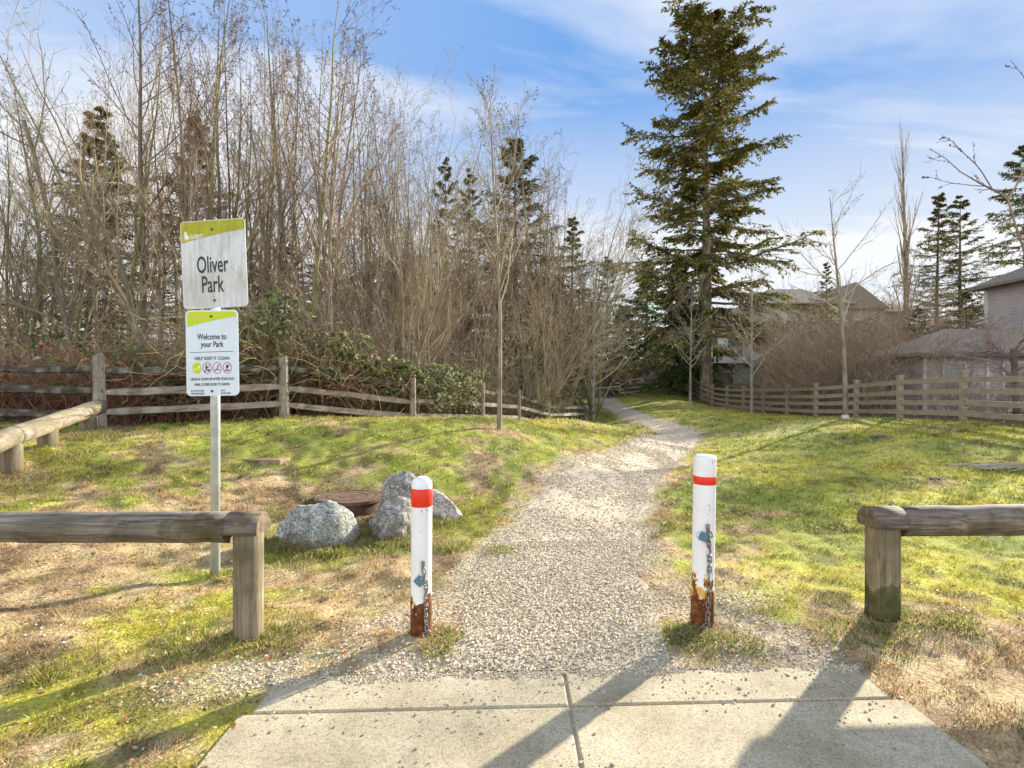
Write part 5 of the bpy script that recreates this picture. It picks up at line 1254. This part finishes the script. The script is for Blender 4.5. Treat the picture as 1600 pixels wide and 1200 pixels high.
def bramble(label, s0, s1, nl, o0, o1, dens, zlo=.15, zhi=1.0, size=.060, drape=0):
    t = empty('bramble', (*[float(q[0]) for q in fence_pt(np.array([(s0 + s1) / 2]), np.array([.8]))], 0)); base = Vector(t.location)
    n = nl; s = s0 + (s1 - s0) * tg.random(n); off = o0 + (o1 - o0) * tg.random(n) ** 1.2
    x, y = fence_pt(s, off); zg = Hn(x, y); top = hs(s) * (.62 + .72 * fbm(x, y, .7, 3, 301)) * (1 - .12 * np.abs(off - .9))
    edge = sm(0, .5, s - s0) * sm(0, .5, s1 - s)
    u = tg.random(n) ** .55; z = zg + top * (zlo + (zhi - zlo) * u) * (.55 + .45 * edge)
    keep = fbm(x * 1.0 + z * .7, y + z * 1.3, .33, 2, 333) + .25 * tg.random(n) > dens
    c = np.stack([x, y, z], 1)[keep] - np.array(base)
    g = MB(); V, Fq, C = leafmass(c, size, LG); g.add(V, Fq, 0, C); g.build('leaves', M['leaf'], t, colors=True)
    m = max(60, nl // 40); s = s0 + (s1 - s0) * tg.random(m); off = o0 + .3 + (o1 - o0) * .6 * tg.random(m); x, y = fence_pt(s, off); z = Hn(x, y) - .05
    a = tg.random(m) * 6.283; P, R = stem(np.stack([x, y, z], 1) - np.array(base), np.stack([np.cos(a) * .45, np.sin(a) * .45 - .1, np.ones(m)], 1), hs(s) * (.8 + .5 * tg.random(m)), .009, 8, .4, -.9, r1=.3)
    g = MB(); g.tubes(P, R, 4, 0, np.tile(np.array([(.26, .17, .09)]), (m, 1))); P2, R2 = spawn(P, R, 5, .2, 1, 45, 20, .4, .4, .2, 4, -.3, .5, .6, .0035); g.tubes(P2, R2, 3, 0, np.tile(np.array([(.30, .24, .13)]), (m * 5, 1)))
    g.build('stems', M['stem'], t, colors=True)
    return tag(t, label, 'bramble', 'leafy brambles along the split rail fence')
bramble('tallest leafy bramble heap, mounded behind the fence right of the sign', seg[2] - 1.3, seg[2] + 1.1, 8000, .25, 3.0, .61)
bramble('leafy bramble sloping down and draping over the top rail', seg[2] + .7, seg[3] + .9, 8000, -.10, 1.6, .58, zlo=.45)
bramble('leafy bramble hanging in front of the rails near the middle of the fence', seg[3] + .6, seg[4] - .4, 3000, -.22, .9, .52, zlo=.22, size=.055)
bramble('sparse leafy bramble behind the corner post at the left', .5, seg[1] + 1.0, 1500, .3, 3.2, .62)
bramble('leafy bramble behind the fence directly left of the sign', seg[1] + .8, seg[2] - 1.0, 3500, .3, 2.6, .62)
bramble('olive bramble behind the fence by the young tree', seg[4] - .6, seg[5] + .6, 1500, .3, 2.0, .6)
bramble('low dark bramble smothering the right end of the split rail fence', seg[6] - 1.2, S_ - .2, 3000, -.05, 1.8, .54, zlo=.1)

# young trees on the lawns
def young(H_, r0, c1, t0, ang, lf, mc='twigpale', mt='barkpale', lean=0.0, buds=0, up=.4, wob=.3):
    tr = MB(); cw = MB(); P, R = stem([(0, 0, -.1)], [(lean, 0, 1)], H_ + .1, r0, 14, .05, .05, r1=.1); tr.tubes(P, R, 9)
    P1, R1 = spawn(P, R, c1, t0, .97, ang, 12, lf, .3, .55, 8, up, wob, .5, .007); cw.tubes(P1, R1, 5)
    P2, R2 = spawn(P1, R1, 6, .2, 1, 36, 12, .36, .4, .4, 5, .3, .35, .5, .0048); cw.tubes(P2, R2, 4)
    P3, R3 = spawn(P2, R2, 3, .2, 1, 34, 14, .42, .4, .4, 4, .2, .35, .6, .0038); cw.tubes(P3, R3, 3)
    if buds: ends(P3, buds, .011, cw, 1)
    return tr, cw, mt, mc
def put_young(args, x, y, rz, label, guard=None, **k):
    tr, cw, mt, mc = young(*args, **k); t = tree_thing('young_tree', tr, cw, M[mt], [M[mc], M['bud']])
    if guard:
        g = MB(); g.lathe([(guard, -.02), (guard * 1.02, .04), (guard * .97, .08), (guard, .12)], 16); g.build('trunk_guard', M['trim'], t)
    t.location = (x, y, H(x, y)); t.rotation_euler = (0, 0, rz); return tag(t, label, 'tree', 'young trees planted on the lawns')
put_young((5.75, .045, 20, .38, 36, .26), -.22, 9.5, 1.2, 'young bare tree on the left lawn inside a ring of dry mulch', None, mt='bark', mc='twigolive', buds=500)
put_young((7.2, .085, 17, .40, 50, .36), 10.72, 17.5, .5, 'young bare tree before the board fence, white guard round its foot, open forked crown', .11, mt='bark', mc='twigpale', wob=.4, buds=300)
put_young((7.0, .08, 30, .25, 52, .32), 11.45, 26, 2.0, 'young pale bare tree before the board fence, in line with the balcony', mc='twigpale')
put_young((6.9, .08, 26, .28, 48, .36), 10.8, 33, 3.0, 'young bare tree standing in the dappled light under the big fir', mc='twigpale', mt='barkpale')
put_young((7.6, .095, 34, .18, 60, .34), 3.75, 25.2, 4.0, 'slender pale bare tree at the right end of the split rail fence', mc='twigpale', mt='barkpale', wob=.55, up=.2)

# the big fir and its neighbours
BF = conifer(26.8, .46, 5.0, 122, c2=24, c3=30, droopy=.30, t0=.15, tint=(2.1, 1.8, 1.3), spray=.27, irregular=.5, sub=.40, rise=.12,
             profile=[(0, .95), (.16, 1.0), (.36, .98), (.45, .85), (.58, .72), (.66, .88), (.78, .66), (.86, .84), (.92, .50), (1, .05)], name='fir_tree', barkm='bark')
put(BF, 13.55, 38, 1.0, rz=.6, label='giant fir towering over the path bend, tallest tree on the right', cat='conifer')
G1 = conifer(9, .16, 2.6, 90, c2=16, c3=10, tint=(1.1, 1.7, 1.2), spray=.26, droopy=.5)
put(G1, *px(1062, 0, 40)[:2], (1.0, 1.0, 1.1), rz=1, label='low green cedar under the giant fir, left of its trunk', cat='conifer')
put(G1, *px(1098, 0, 42)[:2], (.55, .55, .9), rz=3, label='low green cedar under the giant fir, close against its trunk', cat='conifer')
put(G1, *px(1010, 0, 50)[:2], (1.3, 1.3, 1.3), rz=5, label='dark conifer at the head of the path', cat='conifer')
put(G1, *px(972, 0, 52)[:2], (1.0, 1.0, .9), rz=2, label='low dark conifer left of the head of the path', cat='conifer')
tree_at(C1, 1462, 55, 300, 14, rz=1, wide=1.0, label='left one of two conifers above the low roof', cat='conifer')
tree_at(C2, 1500, 53, 305, 14, rz=4, wide=1.15, label='right one of two conifers above the low roof', cat='conifer')
tree_at(C3, 1600, 60, 225, 14, rz=2, wide=1.0, label='conifer cut by the right edge above the house roof', cat='conifer')
tree_at(C1, 1292, 50, 408, 14, rz=2, wide=.8, label='little conifer tip poking above the roofs in the middle right', cat='conifer')
tree_at(C3, 1435, 30, 480, 14, rz=2, wide=1.3, label='low spreading conifer left of the low roof', cat='conifer')
tree_at(C3, 1510, 29.5, 455, 14, rz=2.6, wide=1.3, label='low spreading conifer behind the low roof', cat='conifer')
# poplar
tr = MB(); cw = MB(); P, R = stem([(0, 0, -.1)], [(0, 0, 1)], 15, .22, 14, .03, .02, r1=.12); tr.tubes(P, R, 8)
P1, R1 = spawn(P, R, 46, .12, .97, 13, 5, .20, .4, .2, 8, .6, .12, .45, .014); cw.tubes(P1, R1, 4); P2, R2 = spawn(P1, R1, 6, .2, 1, 16, 8, .35, .4, .4, 4, .6, .12, .5, .009); cw.tubes(P2, R2, 3)
t = tree_thing('poplar_tree', tr, cw, M['bark'], M['twigolive']); put(t, *px(1416, 0, 38)[:2], (1, 1, 1.16), rz=0, label='narrow columnar bare poplar on the right skyline')
# bare shrubs behind the board fence
cnt = 0
for u, Y, s, tp in [(1215, 27, .95, 0), (1232, 30, 1.5, 1), (1262, 24, 1.25, 0), (1290, 28, 1.7, 1), (1320, 23.5, 1.35, 0), (1345, 30, 1.8, 1), (1365, 24, 1.35, 2), (1392, 27, 1.6, 0),
                    (1300, 34, 1.9, 0), (1350, 36, 2.0, 0), (1400, 34, 1.9, 1), (1250, 38, 1.8, 2), (1280, 42, 2.0, 0), (1330, 42, 2.2, 1), (1440, 29, 1.5, 0),
                    (1375, 40, 2.2, 2), (1225, 44, 1.9, 0), (1310, 26, 1.5, 2), (1245, 33, 1.6, 2), (1420, 40, 2.1, 0)]:
    x = (u - 800) / FPX * Y; x = max(x, 13.3)
    put([B2, B3, B2][tp], x, Y, s * 1.2, label=' '.join(['tall' if s > 1.5 else 'low', 'rounded bare shrub behind the board fence,', 'right of the cream house' if u < 1320 else 'left of the grey house']), cat='shrub', group='bare shrubs behind the board fence')
for u, Y, s in [(1470, 17.5, .42), (1530, 16, .40), (1570, 17, .5), (1600, 15.5, .45), (1440, 19, .45), (1500, 19.5, .5), (1630, 16.5, .6), (1555, 14.3, .32)]:
    x = max((u - 800) / FPX * Y, 12.75); put(B1, x, Y, s, label='small reddish bare shrub along the board fence before the grey house', cat='shrub', group='low shrubs before the grey house')
for u, Y, s in [(985, 47, 1.0), (1000, 46, 1.1), (1022, 46, 1.0), (1045, 47, .9), (960, 46, 1.0), (945, 50, 1.2), (975, 54, 1.5), (920, 44, 1.1), (930, 56, 1.6), (1010, 56, 1.8), (1050, 55, 1.6)]:
    put([B2, B1][int(u) % 2], (u - 800) / FPX * Y, Y, s, label='dark bare bush at the head of the path', cat='shrub', group='bushes at the head of the path')
for i, (x, y, s, lb) in enumerate([(14.6, 17.8, .50, 'low bare tree between the board fence and the grey house, nearest of three'), (16.3, 20.2, .58, 'low bare tree screening the low wing of the grey house, rightmost of three'), (14.2, 21.2, .60, 'low bare tree at the left end of the grey house, farthest of three')]):
    put(T1, x, y, s, label=lb, group='low bare trees before the grey house')
# crooked orchard tree by the house and the limbs reaching in from the right
tr = MB(); cw = MB()
P, R = stem([(0, 0, -.1)], [(-.12, 0, 1)], 2.0, .10, 8, .12, .1, r1=.7); tr.tubes(P, R, 9)
P1, R1 = spawn(P, R, 9, .45, 1, 50, 14, 1.25, .3, .1, 9, .1, .75, .42, .012); cw.tubes(P1, R1, 6); P2, R2 = spawn(P1, R1, 9, .15, 1, 45, 16, .42, .4, .3, 6, .2, .7, .4, .007); cw.tubes(P2, R2, 4)
P3, R3 = spawn(P2, R2, 6, .15, 1, 45, 16, .45, .4, .3, 5, .2, .6, .5, .0055); cw.tubes(P3, R3, 3); P4, R4 = spawn(P3, R3, 3, .15, 1, 45, 16, .45, .4, .3, 4, .2, .6, .6, .004); cw.tubes(P4, R4, 3)
t = tree_thing('orchard_tree', tr, cw, M['barkdark'], M['twigred']); put(t, *px(1590, 0, 17.6)[:2], 1.15, rz=.5, label='crooked reddish bare fruit tree between the board fence and the grey house')
tr = MB(); cw = MB()
Yb = 19.0
def bp(*pts): return np.array([[tuple(px(u, v, Yb + dy)) for u, v, dy in pts]])
x0, y0, _z = px(1665, 0, Yb); zb = H(x0, y0)
trunkP = np.array([[(x0 + .1, y0, zb - .1), (x0 + .06, y0, zb + 1.2), (x0, y0 - .02, zb + 2.3), *[tuple(px(*q, Yb)) for q in ((1630, 470), (1610, 425), (1600, 390))]]])
tr.tubes(trunkP, np.array([[.15, .14, .12, .085, .06, .045]]), 9)
L1 = bp((1600, 390, 0), (1586, 350, 0), (1575, 312, .05), (1560, 300, .1), (1532, 287, .1), (1500, 268, .15), (1478, 248, .2), (1452, 232, .2))
L2 = bp((1575, 312, .05), (1592, 283, 0), (1600, 262, 0), (1612, 225, 0), (1618, 190, -.1), (1610, 160, -.1), (1600, 120, -.2), (1580, 95, -.3))
L3 = bp((1550, 295, .1), (1535, 270, 0), (1525, 257, -.1), (1510, 243, -.2), (1498, 232, -.2), (1490, 222, -.3), (1480, 216, -.3), (1470, 210, -.4))
L4 = bp((1540, 291, .1), (1520, 290, .2), (1505, 288, .3), (1488, 286, .3), (1470, 282, .4), (1460, 278, .4), (1450, 277, .5), (1440, 276, .5))
L5 = bp((1600, 390, 0), (1612, 350, -.2), (1625, 330, -.3), (1640, 315, -.4), (1655, 290, -.4), (1670, 260, -.4), (1680, 240, -.4), (1690, 200, -.4))
LL = np.concatenate([L1, L2, L3, L4, L5]); LR_ = np.array([.040, .034, .022, .016, .042])[:, None] * np.linspace(1, .22, 8)[None]
cw.tubes(LL, LR_, 6)
P2, R2 = spawn(LL, LR_, 5, .3, .98, 35, 12, .18, .4, .3, 5, .15, .3, .5, .008); cw.tubes(P2, R2, 4); P3, R3 = spawn(P2, R2, 2, .3, 1, 35, 12, .4, .4, .3, 4, .1, .3, .6, .008); cw.tubes(P3, R3, 3)
ends(P2, 240, .022, cw, 1, 0); ends(P3, 160, .02, cw, 1, 0); ends(LL, 130, .026, cw, 1, .3)
t = tree_thing('budding_tree', tr, cw, M['bark'], [M['twig'], M['bud']]); tag(t, 'tree behind the board fence at the right edge, budding limbs reaching into the sky', 'tree')
# rocks at the head of the path
for i, (u, v, Y, s) in enumerate([(939, 613, 44, .5), (949, 612, 45, .35)]):
    p = px(u, v, Y); boulder((p.x - .3, p.y, .1), (s * 1.6, s, s), .3 * i, M['rock_pale'], ['larger pale rock beside the far end of the path', 'smaller pale rock beside the far end of the path'][i], 50 + i)
    o = [q for q in bpy.data.objects if q.name.startswith('boulder')][-1]; o['group'] = 'rocks at the far end of the path'
# prototypes never placed are removed
for t in PROT:
    if not t.get('used'):
        for c in list(t.children): bpy.data.objects.remove(c)
        bpy.data.objects.remove(t)
for o in bpy.data.objects:
    if 'used' in o: del o['used']

# look-alikes are told apart by their order from left to right
ORD = 'leftmost second third fourth fifth sixth seventh eighth ninth tenth eleventh twelfth thirteenth fourteenth fifteenth sixteenth seventeenth eighteenth nineteenth twentieth'.split()
bk_ = {}
for o in bpy.data.objects:
    if o.parent is None and 'group' in o and 'label' in o: bk_.setdefault(o['label'], []).append(o)
for lb, os_ in bk_.items():
    if len(os_) < 2: continue
    os_.sort(key=lambda o: o.location.x / max(o.location.y, .1))
    for i, o in enumerate(os_):
        w = 'rightmost' if i == len(os_) - 1 and i > 1 else ORD[i] if i < len(ORD) else None
        if w is None: continue
        o['label'] = (w if w in ('leftmost', 'rightmost') else w + ' from left') + ', ' + lb
